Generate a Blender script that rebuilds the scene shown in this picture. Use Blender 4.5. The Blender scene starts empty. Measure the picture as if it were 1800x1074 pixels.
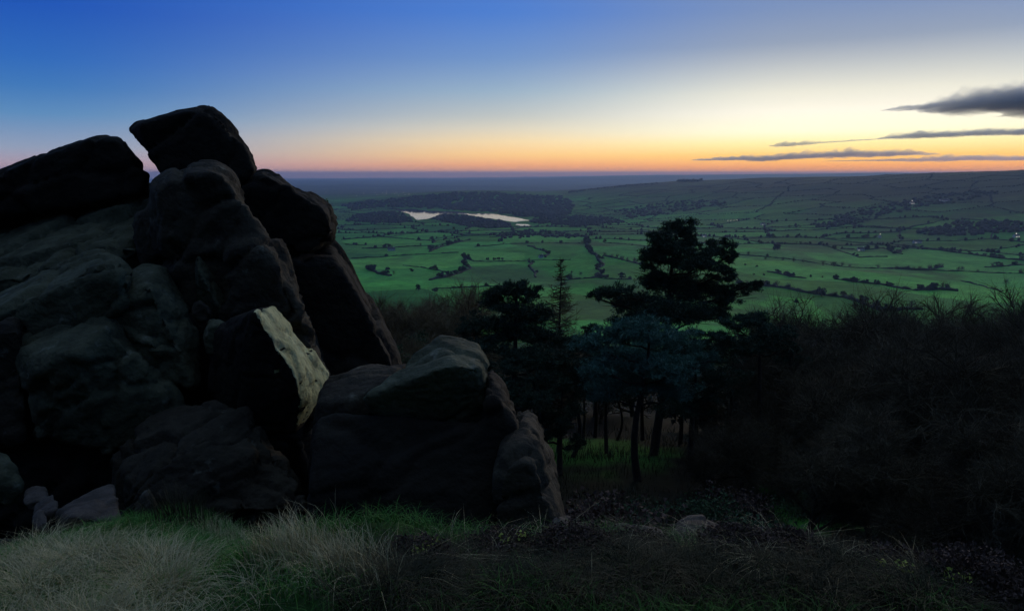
import bpy, bmesh, math, random
import numpy as np
from mathutils import Vector, noise as mnoise
R = math.radians
sc = bpy.context.scene
col = sc.collection

# ------------------------------------------------------------------ camera
PITCH = R(10.9)
cam = bpy.data.cameras.new('camera')
cam.lens = 24.0
cam.sensor_width = 36.0
cam.clip_start = 0.1
cam.clip_end = 120000
cam_o = bpy.data.objects.new('camera', cam)
cam_o.rotation_euler = (R(90) - PITCH, 0, 0)
col.objects.link(cam_o)
sc.camera = cam_o

# ------------------------------------------------------------------ sky
SUN_AZ = 27.0            # degrees to the right of straight ahead (+Y)
def lin(c):
    return tuple(((v / 255) / 12.92 if v <= 10 else (((v / 255) + 0.055) / 1.055) ** 2.4) for v in c)
world = bpy.data.worlds.new('World')
sc.world = world
world.use_nodes = True
wn = world.node_tree
wl = wn.links
bg = wn.nodes['Background']
bg.inputs['Strength'].default_value = 1.0
def wnode(t, **kw):
    n = wn.nodes.new(t)
    for k, v in kw.items():
        setattr(n, k, v)
    return n
def wmath(op, a, b=None, clamp=False):
    n = wnode('ShaderNodeMath', operation=op, use_clamp=clamp)
    for i, v in enumerate((a, b)):
        if v is None:
            continue
        if isinstance(v, (int, float)):
            n.inputs[i].default_value = v
        else:
            wl.new(v, n.inputs[i])
    return n.outputs[0]
tc = wnode('ShaderNodeTexCoord')
sep = wnode('ShaderNodeSeparateXYZ')
wl.new(tc.outputs['Generated'], sep.inputs[0])
X, Y, Z = sep.outputs
hlen = wmath('SQRT', wmath('ADD', wmath('MULTIPLY', X, X), wmath('MULTIPLY', Y, Y)))
elev = wmath('MULTIPLY', wmath('ARCTAN2', Z, hlen), 180 / math.pi)
dotp = wmath('ADD', wmath('MULTIPLY', X, math.sin(R(SUN_AZ))), wmath('MULTIPLY', Y, math.cos(R(SUN_AZ))))
cosd = wmath('DIVIDE', dotp, wmath('MAXIMUM', hlen, 1e-4))
delta = wmath('MULTIPLY', wmath('ARCCOSINE', wmath('MAXIMUM', wmath('MINIMUM', cosd, 1.0), -1.0)), 180 / math.pi)
# elevation axis: sqrt so that the low sky has room on the ramp
eax = wmath('SQRT', wmath('DIVIDE', wmath('MAXIMUM', elev, 0.0), 90.0))
ZEN = (136, 154, 178)
def ramp(stops):
    n = wnode('ShaderNodeValToRGB')
    cr = n.color_ramp
    cr.interpolation = 'EASE' if False else 'LINEAR'
    while len(cr.elements) > 1:
        cr.elements.remove(cr.elements[-1])
    for i, (e, c) in enumerate(stops):
        p = math.sqrt(e / 90)
        el = cr.elements[0] if i == 0 else cr.elements.new(p)
        el.position = p
        el.color = (*lin(c), 1)
    wl.new(eax, n.inputs[0])
    return n.outputs[0]
ra = ramp([(0, (244, 146, 92)), (.6, (255, 172, 96)), (1.4, (255, 204, 112)), (2.3, (255, 236, 166)), (3.2, (255, 249, 214)),
           (4.6, (255, 248, 228)), (6, (240, 236, 218)), (7.5, (208, 210, 206)), (9.5, (156, 168, 188)), (12, (128, 150, 190)), (20, (116, 146, 188)), (45, (128, 150, 180)), (90, ZEN)])
rb = ramp([(0, (216, 152, 134)), (.7, (250, 174, 118)), (1.6, (255, 206, 138)), (2.6, (246, 218, 170)), (3.6, (222, 212, 190)),
           (4.6, (194, 198, 194)), (6.5, (158, 182, 202)), (9, (118, 154, 206)), (12.3, (80, 130, 212)), (20, (78, 124, 196)), (45, (110, 140, 180)), (90, ZEN)])
rc_ = ramp([(0, (190, 158, 172)), (.7, (192, 170, 184)), (1.75, (156, 170, 196)), (4, (96, 146, 196)), (5.8, (64, 124, 192)), (7.6, (46, 108, 192)),
            (11, (28, 86, 186)), (20, (44, 96, 178)), (45, (94, 126, 174)), (90, ZEN)])
rd = ramp([(0, (38, 40, 58)), (5, (44, 50, 76)), (15, (36, 52, 92)), (40, (48, 74, 122)), (90, ZEN)])
def wmix(f, a, b):
    n = wnode('ShaderNodeMix', data_type='RGBA')
    for sock, v in ((n.inputs['Factor'], f), (n.inputs['A'], a), (n.inputs['B'], b)):
        if isinstance(v, (int, float)):
            sock.default_value = v
        else:
            wl.new(v, sock)
    return n.outputs['Result']
def wrange(v, a, b):
    n = wnode('ShaderNodeMapRange', clamp=True)
    n.interpolation_type = 'SMOOTHSTEP'
    wl.new(v, n.inputs[0])
    n.inputs[1].default_value = a
    n.inputs[2].default_value = b
    return n.outputs[0]
m1 = wmix(wrange(delta, 4, 30), ra, rb)
m2 = wmix(wrange(delta, 24, 62), m1, rc_)
m3 = wmix(wrange(delta, 70, 165), m2, rd)
sky = wnode('ShaderNodeTexSky', sky_type='NISHITA', sun_disc=False)
sky.sun_elevation = R(-2.0)
sky.sun_rotation = R(SUN_AZ)
sky.altitude = 400
sky.ozone_density = 3.0
m4 = wmix(0.08, m3, sky.outputs[0])
# the afterglow is brighter than paper white close to the point where the sun went down
glow = wmath('MULTIPLY', wrange(delta, 60, 5), wrange(elev, 9, 0))
gm = wnode('ShaderNodeVectorMath', operation='SCALE')
wl.new(m4, gm.inputs[0])
wl.new(wmath('ADD', 1.0, wmath('MULTIPLY', glow, 0.32)), gm.inputs['Scale'])
m4 = gm.outputs[0]
wl.new(m4, bg.inputs['Color'])

# ------------------------------------------------------------------ sun (just set: only a faint wide afterglow)
sl = bpy.data.lights.new('sun', 'SUN')
sl.energy = 0.7
sl.angle = R(34)
sl.color = (1.0, 0.8, 0.55)
sun_o = bpy.data.objects.new('sun', sl)
sd = Vector((math.sin(R(SUN_AZ)), math.cos(R(SUN_AZ)), math.tan(R(11))))
sun_o.rotation_euler = sd.to_track_quat('Z', 'Y').to_euler()
col.objects.link(sun_o)

# ------------------------------------------------------------------ exposure, render settings
sc.view_settings.view_transform = 'Standard'
sc.view_settings.look = 'None'
sc.view_settings.exposure = 0.0
sc.view_settings.gamma = 1.0
sc.cycles.use_denoising = True
sc.cycles.use_adaptive_sampling = True
sc.cycles.adaptive_threshold = 0.02
sc.cycles.max_bounces = 5
sc.cycles.diffuse_bounces = 3
sc.cycles.volume_bounces = 0
sc.cycles.transparent_max_bounces = 6

rng = np.random.default_rng(7)
random.seed(7)

# ------------------------------------------------------------------ geometry helpers
CP, SP = math.cos(PITCH), math.sin(PITCH)
def ray(px, py):
    u = (px - 900) / 1200
    v = (537 - py) / 1200
    return np.array((u, CP + v * SP, -SP + v * CP))
def P(px, py, d):
    r = ray(px, py)
    return r * (d / r[1])

def _hash(ix, iy, seed):
    n = np.sin(ix * 127.1 + iy * 311.7 + seed * 74.7) * 43758.5453
    return n - np.floor(n)
def vnoise(x, y, seed=0):
    ix, iy = np.floor(x), np.floor(y)
    fx, fy = x - ix, y - iy
    fx = fx * fx * (3 - 2 * fx)
    fy = fy * fy * (3 - 2 * fy)
    a, b = _hash(ix, iy, seed), _hash(ix + 1, iy, seed)
    c, d = _hash(ix, iy + 1, seed), _hash(ix + 1, iy + 1, seed)
    return (a + (b - a) * fx) * (1 - fy) + (c + (d - c) * fx) * fy - 0.5
def fbm(x, y, seed=0, oct=3):
    t = 0
    for k in range(oct):
        t = t + vnoise(x * 2 ** k, y * 2 ** k, seed + k) / 2 ** k
    return t
def sstep(v, a, b):
    t = np.clip((v - a) / (b - a), 0, 1)
    return t * t * (3 - 2 * t)

# ------------------------------------------------------------------ the lie of the land
H_R = [0, 2.6, 3.6, 4.1, 5, 7, 10, 20, 40, 70, 120, 250, 500, 900, 1500, 2300, 2900, 4300, 8000, 40000]
H_Z = [-1.65, -1.80, -1.97, -2.3, -3.5, -5.0, -6.6, -11, -17.2, -26, -43, -92, -140, -172, -184, -195, -200.5, -201.0, -204, -206]
L_R = [0, 2.5, 4, 6, 8.5, 11, 14, 20, 40]
L_Z = [-1.65, -1.88, -2.28, -2.95, -4.0, -5.2, -7, -11, -17.2]
# hill beyond the valley, by bearing: foot distance, crest distance, crest height (from its sight line)
C_PX = np.array([300, 560, 650, 700, 740, 800, 850, 900, 940, 1000, 1100, 1200, 1300, 1400, 1500, 1600, 1650, 1800, 2300, 4000.])
C_PY = np.array([356, 354, 351, 347, 343, 338.5, 337.5, 339, 341, 337, 325, 318, 314, 311.5, 309, 304.5, 302.5, 299, 294, 294.])
C_RC = np.array([4800, 4800, 4800, 4800, 4800, 4900, 4900, 4950, 5100, 5400, 5300, 5200, 5000, 4800, 4600, 4500, 4450, 4300, 4300, 4300.])
C_RF = np.array([4300, 4300, 4300, 4300, 4250, 4250, 4250, 4200, 4000, 3700, 3250, 2900, 2650, 2400, 2250, 2100, 2050, 1900, 1800, 1800.])
C_S = (C_PX - 900) / 1200 / 0.98
_tan = np.array([ray(a, b)[2] / math.hypot(ray(a, b)[0], ray(a, b)[1]) for a, b in zip(C_PX, C_PY)])
C_Z = _tan * C_RC
F_PX = np.array([300, 800, 1000, 1150, 1300, 1440, 1530, 1620, 1800, 4000.])
F_Z = np.array([-206, -200, -120, -50, -20, 0, 26, 8, 0, 0.])
F_S = (F_PX - 900) / 1200 / 0.98
RES = [(679, 367), (693, 365.6), (708, 368), (723, 367), (751, 370.5), (779, 371.5), (802, 371.5), (827, 375.5), (863, 375.5), (891, 380.5), (919, 384.5), (929, 388),
       (902, 390), (877, 386), (850, 382.5), (835, 380), (821, 378), (800, 375.5), (779, 376), (768, 379), (754, 384.5), (732, 387), (729, 383), (715, 375), (704, 371.5), (693, 368.6)]
def on_water(px, py, z=-200.0):
    r = ray(px, py)
    return r * (z / r[2])

def height(x, y):
    x = np.asarray(x, float)
    y = np.asarray(y, float)
    r = np.hypot(x, y)
    s = x / np.maximum(y, 0.2 * r + 1e-6)
    zr = np.interp(r, H_R, H_Z)
    zl = np.interp(r, L_R, L_Z)
    zl = np.where(r > 40, zr, zl)
    t = sstep(s, -0.55, -0.20)
    z = zl + (zr - zl) * t
    # hill across the valley
    rc = np.interp(s, C_S, C_RC)
    rf = np.interp(s, C_S, C_RF)
    cz = np.interp(s, C_S, C_Z)
    up = sstep(r, rf, rc)
    dn = sstep(r, rc * 1.02, rc + 3500)
    k = 0.55 * np.clip((r - rf) / (rc - rf), 0, 1) + 0.45 * up
    z = z + (cz - z) * k * (1 - dn)
    fz = np.interp(s, F_S, F_Z)
    z = np.where(r > 9000, z + (fz + 206) * sstep(r, 12000, 20000), z)
    far = sstep(r, 500, 1200) * (1 - sstep(r, 2500, 2950) * (1 - sstep(r, 4150, 4500)) * (1 - sstep(s, 0.08, 0.16)))
    z = z + far * (fbm(x / 420, y / 420, 3) * 12 + fbm(x / 130, y / 130, 9) * 3) * (1 - 0.6 * sstep(r, 4000, 5000) * (1 - dn))
    z = z + sstep(r, 6000, 9000) * fbm(x / 3000, y / 3000, 5) * 34 * (1 - 0.7 * sstep(s, 0.05, 0.3))
    mid = sstep(r, 6, 25) * (1 - sstep(r, 500, 900))
    z = z + mid * (fbm(x / 14, y / 14, 21) * 1.6 + fbm(x / 70, y / 70, 22) * 6 * sstep(r, 60, 200))
    near = 1 - sstep(r, 6, 14)
    z = z + near * (fbm(x / 0.9, y / 0.9, 31) * 0.16 + fbm(x / 0.3, y / 0.3, 33, 2) * 0.05)
    # unseen moor edge behind the viewpoint, raised steeply to block the low east sky
    b = np.clip(-y - 1.2, 0, 36)
    z = z + b * 0.8
    z = np.where(y < 0, np.maximum(z, -1.65 - 0.02 * r + b * 0.75), z)
    return z

def ground(px, py, rmax=30000):
    d = ray(px, py)
    hl = math.hypot(d[0], d[1])
    rr = np.geomspace(600, 28000 if py < 350 else 8000, 800) if py < 560 else np.geomspace(2, 900, 900)
    xs, ys, zs = d[0] / hl * rr, d[1] / hl * rr, d[2] / hl * rr
    g = height(xs, ys)
    w = np.nonzero(zs < g)[0]
    if len(w) == 0:
        return None
    i = w[0]
    return np.array((xs[i], ys[i], g[i]))
def ground_many(pp):
    out = []
    for k in range(0, len(pp), 400):
        d = np.array([ray(*p) for p in pp[k:k + 400]])
        hl = np.hypot(d[:, 0], d[:, 1])[:, None]
        rr = np.geomspace(1200, 7500, 200)[None]
        xs, ys, zs = d[:, :1] / hl * rr, d[:, 1:2] / hl * rr, d[:, 2:] / hl * rr
        df = zs - height(xs, ys)
        for j in range(len(d)):
            w = np.nonzero(df[j] < 0)[0]
            if len(w) and w[0] > 0:
                i = w[0]
                t = df[j, i - 1] / (df[j, i - 1] - df[j, i])
                out.append((xs[j, i - 1] + t * (xs[j, i] - xs[j, i - 1]), ys[j, i - 1] + t * (ys[j, i] - ys[j, i - 1])))
    return out
def hz(x, y):
    return float(height(np.array([x]), np.array([y]))[0])

# ------------------------------------------------------------------ materials
def new_mat(name):
    m = bpy.data.materials.new(name)
    m.use_nodes = True
    nt = m.node_tree
    return m, nt, nt.nodes['Principled BSDF']
def noisy(name, c1, c2, scale=5.0, rough=0.9, bump=0.0, bscale=None, c3=None, s3=1.0, t3=(0.55, 0.7), spec=0.2, detail=5, world_space=True, bdist=0.05):
    m, nt, bs = new_mat(name)
    g = nt.nodes.new('ShaderNodeNewGeometry')
    src = g.outputs['Position']
    n = nt.nodes.new('ShaderNodeTexNoise')
    n.inputs['Scale'].default_value = scale
    n.inputs['Detail'].default_value = detail
    nt.links.new(src, n.inputs['Vector'])
    mr = nt.nodes.new('ShaderNodeMapRange')
    mr.inputs[1].default_value = 0.35
    mr.inputs[2].default_value = 0.65
    nt.links.new(n.outputs[0], mr.inputs[0])
    mx = nt.nodes.new('ShaderNodeMix')
    mx.data_type = 'RGBA'
    mx.inputs['A'].default_value = (*c1, 1)
    mx.inputs['B'].default_value = (*c2, 1)
    nt.links.new(mr.outputs[0], mx.inputs['Factor'])
    out = mx.outputs['Result']
    if c3:
        n3 = nt.nodes.new('ShaderNodeTexNoise')
        n3.inputs['Scale'].default_value = s3
        n3.inputs['Detail'].default_value = 8
        n3.inputs['Roughness'].default_value = 0.65
        nt.links.new(src, n3.inputs['Vector'])
        m3_ = nt.nodes.new('ShaderNodeMapRange')
        m3_.inputs[1].default_value, m3_.inputs[2].default_value = t3
        nt.links.new(n3.outputs[0], m3_.inputs[0])
        mx3 = nt.nodes.new('ShaderNodeMix')
        mx3.data_type = 'RGBA'
        nt.links.new(m3_.outputs[0], mx3.inputs['Factor'])
        nt.links.new(out, mx3.inputs['A'])
        mx3.inputs['B'].default_value = (*c3, 1)
        out = mx3.outputs['Result']
    nt.links.new(out, bs.inputs['Base Color'])
    bs.inputs['Roughness'].default_value = rough
    bs.inputs['Specular IOR Level'].default_value = spec
    if bump:
        nb = nt.nodes.new('ShaderNodeTexNoise')
        nb.inputs['Scale'].default_value = bscale or scale * 4
        nb.inputs['Detail'].default_value = 8
        nt.links.new(src, nb.inputs['Vector'])
        b = nt.nodes.new('ShaderNodeBump')
        b.inputs['Strength'].default_value = bump
        b.inputs['Distance'].default_value = bdist
        nt.links.new(nb.outputs[0], b.inputs['Height'])
        nt.links.new(b.outputs[0], bs.inputs['Normal'])
    return m
M = {}
M['rock'] = noisy('gritstone', (0.026, 0.022, 0.014), (0.060, 0.052, 0.034), 1.4, 0.9, 0.9, 9, c3=(0.17, 0.17, 0.125), s3=3.2, t3=(0.60, 0.78), bdist=0.06)
M['rock_green'] = noisy('algae_gritstone', (0.044, 0.048, 0.026), (0.115, 0.122, 0.072), 1.6, 0.9, 0.9, 9, c3=(0.24, 0.25, 0.19), s3=3.4, t3=(0.60, 0.8), bdist=0.06)
M['rock_shade'] = noisy('shaded_gritstone', (0.010, 0.009, 0.006), (0.028, 0.024, 0.016), 1.3, 0.92, 0.9, 8, bdist=0.06)  # darker copy of the gritstone: puts shade into the colour of viewer-facing blocks
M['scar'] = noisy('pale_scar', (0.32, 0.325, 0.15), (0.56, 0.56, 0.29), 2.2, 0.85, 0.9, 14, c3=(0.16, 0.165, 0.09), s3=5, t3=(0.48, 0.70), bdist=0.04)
M['stone'] = noisy('pale_stone', (0.060, 0.048, 0.035), (0.11, 0.088, 0.068), 5.0, 0.9, 0.7, 20, bdist=0.03)
M['needles'] = noisy('pine_needles', (0.020, 0.046, 0.024), (0.048, 0.090, 0.052), 2.5, 0.7)
M['needles_blue'] = noisy('blue_pine_needles', (0.060, 0.15, 0.10), (0.12, 0.24, 0.17), 2.5, 0.7)
M['bark'] = noisy('bark', (0.022, 0.017, 0.013), (0.05, 0.038, 0.028), 6, 0.95)
M['twig'] = noisy('bare_twigs', (0.050, 0.042, 0.022), (0.12, 0.10, 0.056), 0.25, 0.9)
M['scrub'] = noisy('russet_scrub', (0.10, 0.075, 0.035), (0.20, 0.155, 0.075), 0.35, 0.9)
M['shrub'] = noisy('green_shrub', (0.030, 0.065, 0.026), (0.06, 0.11, 0.045), 1.5, 0.8)
M['hedge'] = noisy('hedge_leaf', (0.016, 0.026, 0.017), (0.040, 0.050, 0.034), 0.05, 0.9)
M['wood'] = noisy('far_wood', (0.018, 0.024, 0.020), (0.042, 0.044, 0.036), 0.02, 0.95)
M['heather'] = noisy('heather', (0.045, 0.030, 0.022), (0.12, 0.08, 0.06), 9, 0.9)
M['grass'] = noisy('green_grass', (0.034, 0.12, 0.016), (0.085, 0.23, 0.035), 2.2, 0.75)
M['dry'] = noisy('bleached_grass', (0.30, 0.26, 0.12), (0.60, 0.53, 0.29), 4.0, 0.75)
M['dull'] = noisy('dull_grass', (0.018, 0.026, 0.010), (0.065, 0.058, 0.028), 3.0, 0.8)
M['yellow'] = noisy('yellow_leaf', (0.40, 0.46, 0.08), (0.5, 0.55, 0.12), 3.0, 0.7)
M['wall'] = noisy('farm_wall', (0.50, 0.49, 0.46), (0.66, 0.65, 0.62), 0.8, 0.9)
M['roof'] = noisy('slate_roof', (0.07, 0.065, 0.07), (0.12, 0.105, 0.10), 0.8, 0.9)
m, nt, bs = new_mat('lamp_glow')
bs.inputs['Emission Color'].default_value = (1.0, 0.86, 0.66, 1)
bs.inputs['Emission Strength'].default_value = 2.0
M['glow'] = m

# water
m, nt, bs = new_mat('water')
bs.inputs['Base Color'].default_value = (0.01, 0.015, 0.02, 1)
bs.inputs['Roughness'].default_value = 0.04
bs.inputs['IOR'].default_value = 2.6
g = nt.nodes.new('ShaderNodeNewGeometry')
n = nt.nodes.new('ShaderNodeTexNoise')
n.inputs['Scale'].default_value = 0.25
n.inputs['Detail'].default_value = 4
nt.links.new(g.outputs['Position'], n.inputs['Vector'])
b = nt.nodes.new('ShaderNodeBump')
b.inputs['Strength'].default_value = 0.02
b.inputs['Distance'].default_value = 0.1
nt.links.new(n.outputs[0], b.inputs['Height'])
nt.links.new(b.outputs[0], bs.inputs['Normal'])
M['water'] = m

# terrain: the ground cover of each place is a colour attribute, with grain on top
m, nt, bs = new_mat('ground_cover')
at = nt.nodes.new('ShaderNodeAttribute')
at.attribute_name = 'cover'
g = nt.nodes.new('ShaderNodeNewGeometry')
prev = at.outputs['Color']
for scale, lo, hi in ((0.012, 0.72, 1.28), (0.07, 0.8, 1.2), (1.5, 0.7, 1.3)):
    n = nt.nodes.new('ShaderNodeTexNoise')
    n.inputs['Scale'].default_value = scale
    n.inputs['Detail'].default_value = 6
    nt.links.new(g.outputs['Position'], n.inputs['Vector'])
    mr = nt.nodes.new('ShaderNodeMapRange')
    mr.inputs[1].default_value, mr.inputs[2].default_value = 0.3, 0.7
    mr.inputs[3].default_value, mr.inputs[4].default_value = lo, hi
    nt.links.new(n.outputs[0], mr.inputs[0])
    vm = nt.nodes.new('ShaderNodeVectorMath')
    vm.operation = 'SCALE'
    nt.links.new(prev, vm.inputs[0])
    nt.links.new(mr.outputs[0], vm.inputs['Scale'])
    prev = vm.outputs[0]
nt.links.new(prev, bs.inputs['Base Color'])
bs.inputs['Roughness'].default_value = 0.95
bs.inputs['Specular IOR Level'].default_value = 0.05
M['ground'] = m

# ------------------------------------------------------------------ object helpers
def tag(o, label=None, cat=None, group=None, kind=None):
    for k, v in (('label', label), ('category', cat), ('group', group), ('kind', kind)):
        if v:
            o[k] = v
    return o
def link(name, me, mats, parent=None):
    o = bpy.data.objects.new(name, me)
    col.objects.link(o)
    if mats is not None and len(me.materials) == 0:
        for mm in (mats if isinstance(mats, (list, tuple)) else [mats]):
            me.materials.append(mm)
    if parent:
        o.parent = parent
    return o
def mesh_np(name, v, f, nside, matidx=None, smooth=False):
    me = bpy.data.meshes.new(name)
    v = np.asarray(v, np.float32).reshape(-1, 3)
    f = np.asarray(f, np.int32).reshape(-1, nside)
    me.vertices.add(len(v))
    me.vertices.foreach_set('co', v.ravel())
    me.loops.add(f.size)
    me.loops.foreach_set('vertex_index', f.ravel())
    me.polygons.add(len(f))
    me.polygons.foreach_set('loop_start', np.arange(len(f), dtype=np.int32) * nside)
    if matidx is not None:
        me.polygons.foreach_set('material_index', np.asarray(matidx, np.int32))
    if smooth:
        me.polygons.foreach_set('use_smooth', np.ones(len(f), bool))
    me.update(calc_edges=True)
    me.validate()
    return me
def empty(name, loc=(0, 0, 0)):
    o = bpy.data.objects.new(name, None)
    o.location = loc
    col.objects.link(o)
    return o

def tubes(segs, ns=4):
    """segs: array (n, 8): p0 xyz, p1 xyz, r0, r1 -> verts, quads"""
    s = np.asarray(segs, float)
    p0, p1, r0, r1 = s[:, :3], s[:, 3:6], s[:, 6], s[:, 7]
    d = p1 - p0
    d /= np.linalg.norm(d, axis=1)[:, None] + 1e-9
    up = np.where(np.abs(d[:, 2:3]) > 0.9, np.array([[1., 0, 0]]), np.array([[0, 0, 1.]]))
    a = np.cross(d, up)
    a /= np.linalg.norm(a, axis=1)[:, None] + 1e-9
    b = np.cross(d, a)
    ang = np.arange(ns) * 2 * math.pi / ns
    ring = a[:, None, :] * np.cos(ang)[None, :, None] + b[:, None, :] * np.sin(ang)[None, :, None]
    v = np.concatenate([p0[:, None] + ring * r0[:, None, None], p1[:, None] + ring * r1[:, None, None]], 1)
    k = np.arange(ns)
    f = np.stack([k, (k + 1) % ns, (k + 1) % ns + ns, k + ns], 1)
    f = f[None] + (np.arange(len(s)) * 2 * ns)[:, None, None]
    return v.reshape(-1, 3), f.reshape(-1, 4)

# ------------------------------------------------------------------ the terrain sheet
az = np.concatenate([np.linspace(-180, -52, 50, endpoint=False), np.linspace(-52, 52, 640, endpoint=False), np.linspace(52, 180, 50)])
rr = np.concatenate([[0.0], np.geomspace(0.5, 12, 110, endpoint=False), np.geomspace(12, 700, 110, endpoint=False),
                     np.geomspace(700, 6200, 260, endpoint=False), np.geomspace(6200, 34000, 60)])
A_, R_ = np.meshgrid(np.radians(az), rr)
TX, TY = np.sin(A_) * R_, np.cos(A_) * R_
TZ = height(TX, TY)
def cover(x, y, z):
    r = np.hypot(x, y)
    s = x / np.maximum(y, 0.2 * r + 1e-6)
    n1 = fbm(x / 3, y / 3, 41)
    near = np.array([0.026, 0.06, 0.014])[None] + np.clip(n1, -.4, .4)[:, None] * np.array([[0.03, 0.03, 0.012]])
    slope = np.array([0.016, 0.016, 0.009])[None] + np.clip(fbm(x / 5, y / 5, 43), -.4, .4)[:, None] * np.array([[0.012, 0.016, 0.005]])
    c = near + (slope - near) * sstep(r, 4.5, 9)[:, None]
    # mossy clearing between the pine trunks
    for cx, cy, rad in ((5.2, 43, 6.5), (12.5, 27, 2.2)):
        k = 1 - sstep(np.hypot((x - cx), (y - cy) * 0.6) + 3 * fbm(x / 2.5, y / 2.5, 47), rad * 0.5, rad)
        c = c + (np.array([0.05, 0.17, 0.025]) - c) * k[:, None]
    # fields: one tint per field
    sites = FIELD
    tint = np.zeros((len(x), 3))
    idx = np.zeros(len(x), int)
    m = (r > 500) & (r < 7500) & (np.abs(s) < 2)
    ii = np.nonzero(m)[0]
    wx = x + 25 * fbm(x / 160, y / 160, 51)
    wy = y + 25 * fbm(x / 160, y / 160, 52)
    for k in range(0, len(ii), 4000):
        j = ii[k:k + 4000]
        dd = (wx[j][:, None] - sites[None, :, 0]) ** 2 + (wy[j][:, None] - sites[None, :, 1]) ** 2
        idx[j] = np.argmin(dd, 1)
    f = FTINT[idx]
    moor = np.array([0.034, 0.036, 0.020])
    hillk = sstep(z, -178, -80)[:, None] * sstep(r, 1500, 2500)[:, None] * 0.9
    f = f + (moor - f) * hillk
    rough = sstep(fbm(x / 260, y / 260, 61) + 0.25 * fbm(x / 40, y / 40, 62), 0.12, 0.3)[:, None]
    f = f + (np.array([0.07, 0.105, 0.038]) - f) * rough * 0.6
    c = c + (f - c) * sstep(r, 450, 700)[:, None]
    plain = np.array([0.05, 0.07, 0.04])[None] + np.clip(fbm(x / 700, y / 700, 66), -.5, .5)[:, None] * np.array([[0.05, 0.07, 0.03]])
    c = c + (plain - c) * sstep(r, 5200, 7000)[:, None]
    return np.clip(c, 0.004, 1)
# field centres: a jittered, stretched lattice over the valley
fs = []
for gy in np.arange(500, 7600, 190):
    for gx in np.arange(-5200, 5200, 240):
        if abs(gx) < gy * 1.1 + 300:
            fs.append((gx + rng.uniform(-95, 95) + (gy // 190 % 2) * 110, gy + rng.uniform(-75, 75)))
FIELD = np.array(fs)
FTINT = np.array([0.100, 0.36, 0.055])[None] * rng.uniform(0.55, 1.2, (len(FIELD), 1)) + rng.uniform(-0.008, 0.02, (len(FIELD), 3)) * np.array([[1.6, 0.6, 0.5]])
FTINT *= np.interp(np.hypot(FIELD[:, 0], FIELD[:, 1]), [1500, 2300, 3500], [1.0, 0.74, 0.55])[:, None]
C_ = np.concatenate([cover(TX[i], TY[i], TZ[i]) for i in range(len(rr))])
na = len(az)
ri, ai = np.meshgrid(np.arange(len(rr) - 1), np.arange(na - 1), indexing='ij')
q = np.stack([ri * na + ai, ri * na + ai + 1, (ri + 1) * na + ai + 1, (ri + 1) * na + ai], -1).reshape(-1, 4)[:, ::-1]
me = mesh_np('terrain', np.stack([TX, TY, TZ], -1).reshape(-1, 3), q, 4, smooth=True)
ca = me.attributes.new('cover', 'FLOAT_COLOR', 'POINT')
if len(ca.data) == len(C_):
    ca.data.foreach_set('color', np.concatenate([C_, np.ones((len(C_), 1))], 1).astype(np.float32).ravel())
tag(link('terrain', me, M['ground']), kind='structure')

# ------------------------------------------------------------------ reservoir
def water(name, pts):
    bm = bmesh.new()
    vs = [bm.verts.new(p) for p in pts]
    f = bm.faces.new(vs)
    bmesh.ops.recalc_face_normals(bm, faces=[f])
    if f.normal.z < 0:
        f.normal_flip()
    me = bpy.data.meshes.new(name)
    bm.to_mesh(me)
    bm.free()
    return tag(link(name, me, M['water']), kind='structure')
def densify(pts, n=5, amp=6):
    out = []
    for i in range(len(pts)):
        a, b_ = np.array(pts[i]), np.array(pts[(i + 1) % len(pts)])
        for k in range(n):
            p = a + (b_ - a) * k / n
            out.append((p[0] + rng.uniform(-amp, amp), p[1] + rng.uniform(-amp, amp) * 2, p[2]))
    return out
water('reservoir', densify([on_water(*p) for p in RES]))
water('pond', densify([on_water(*p) for p in [(908, 393.4), (925, 393.0), (943, 395.6), (935, 396.8), (916, 397.2), (906, 395.6)]], 3, 3))
water('small_pond', densify([on_water(*p) for p in [(975, 398.2), (981, 397.8), (986, 399), (981, 400.4), (975, 400)]], 3, 1.5))

# ------------------------------------------------------------------ haze over the valley
def box_mesh(name, lo, hi):
    x0, y0, z0 = lo
    x1, y1, z1 = hi
    v = [(x0, y0, z0), (x1, y0, z0), (x1, y1, z0), (x0, y1, z0), (x0, y0, z1), (x1, y0, z1), (x1, y1, z1), (x0, y1, z1)]
    f = [(0, 3, 2, 1), (4, 5, 6, 7), (0, 1, 5, 4), (1, 2, 6, 5), (2, 3, 7, 6), (3, 0, 4, 7)]
    return mesh_np(name, v, f, 4)
m = bpy.data.materials.new('haze')
m.use_nodes = True
nt = m.node_tree
nt.nodes.remove(nt.nodes['Principled BSDF'])
pv = nt.nodes.new('ShaderNodeVolumePrincipled')
pv.inputs['Color'].default_value = (0.48, 0.68, 1.0, 1)
pv.inputs['Density'].default_value = 6.0e-5
pv.inputs['Anisotropy'].default_value = 0.4
nt.links.new(pv.outputs[0], nt.nodes['Material Output'].inputs['Volume'])
zlo = float(TZ.min()) - 1.5
zhi = float(TZ.max()) + 18
tag(link('haze', box_mesh('haze', (-36000, -36000, zlo), (36000, 36000, zhi)), m), kind='stuff')

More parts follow.
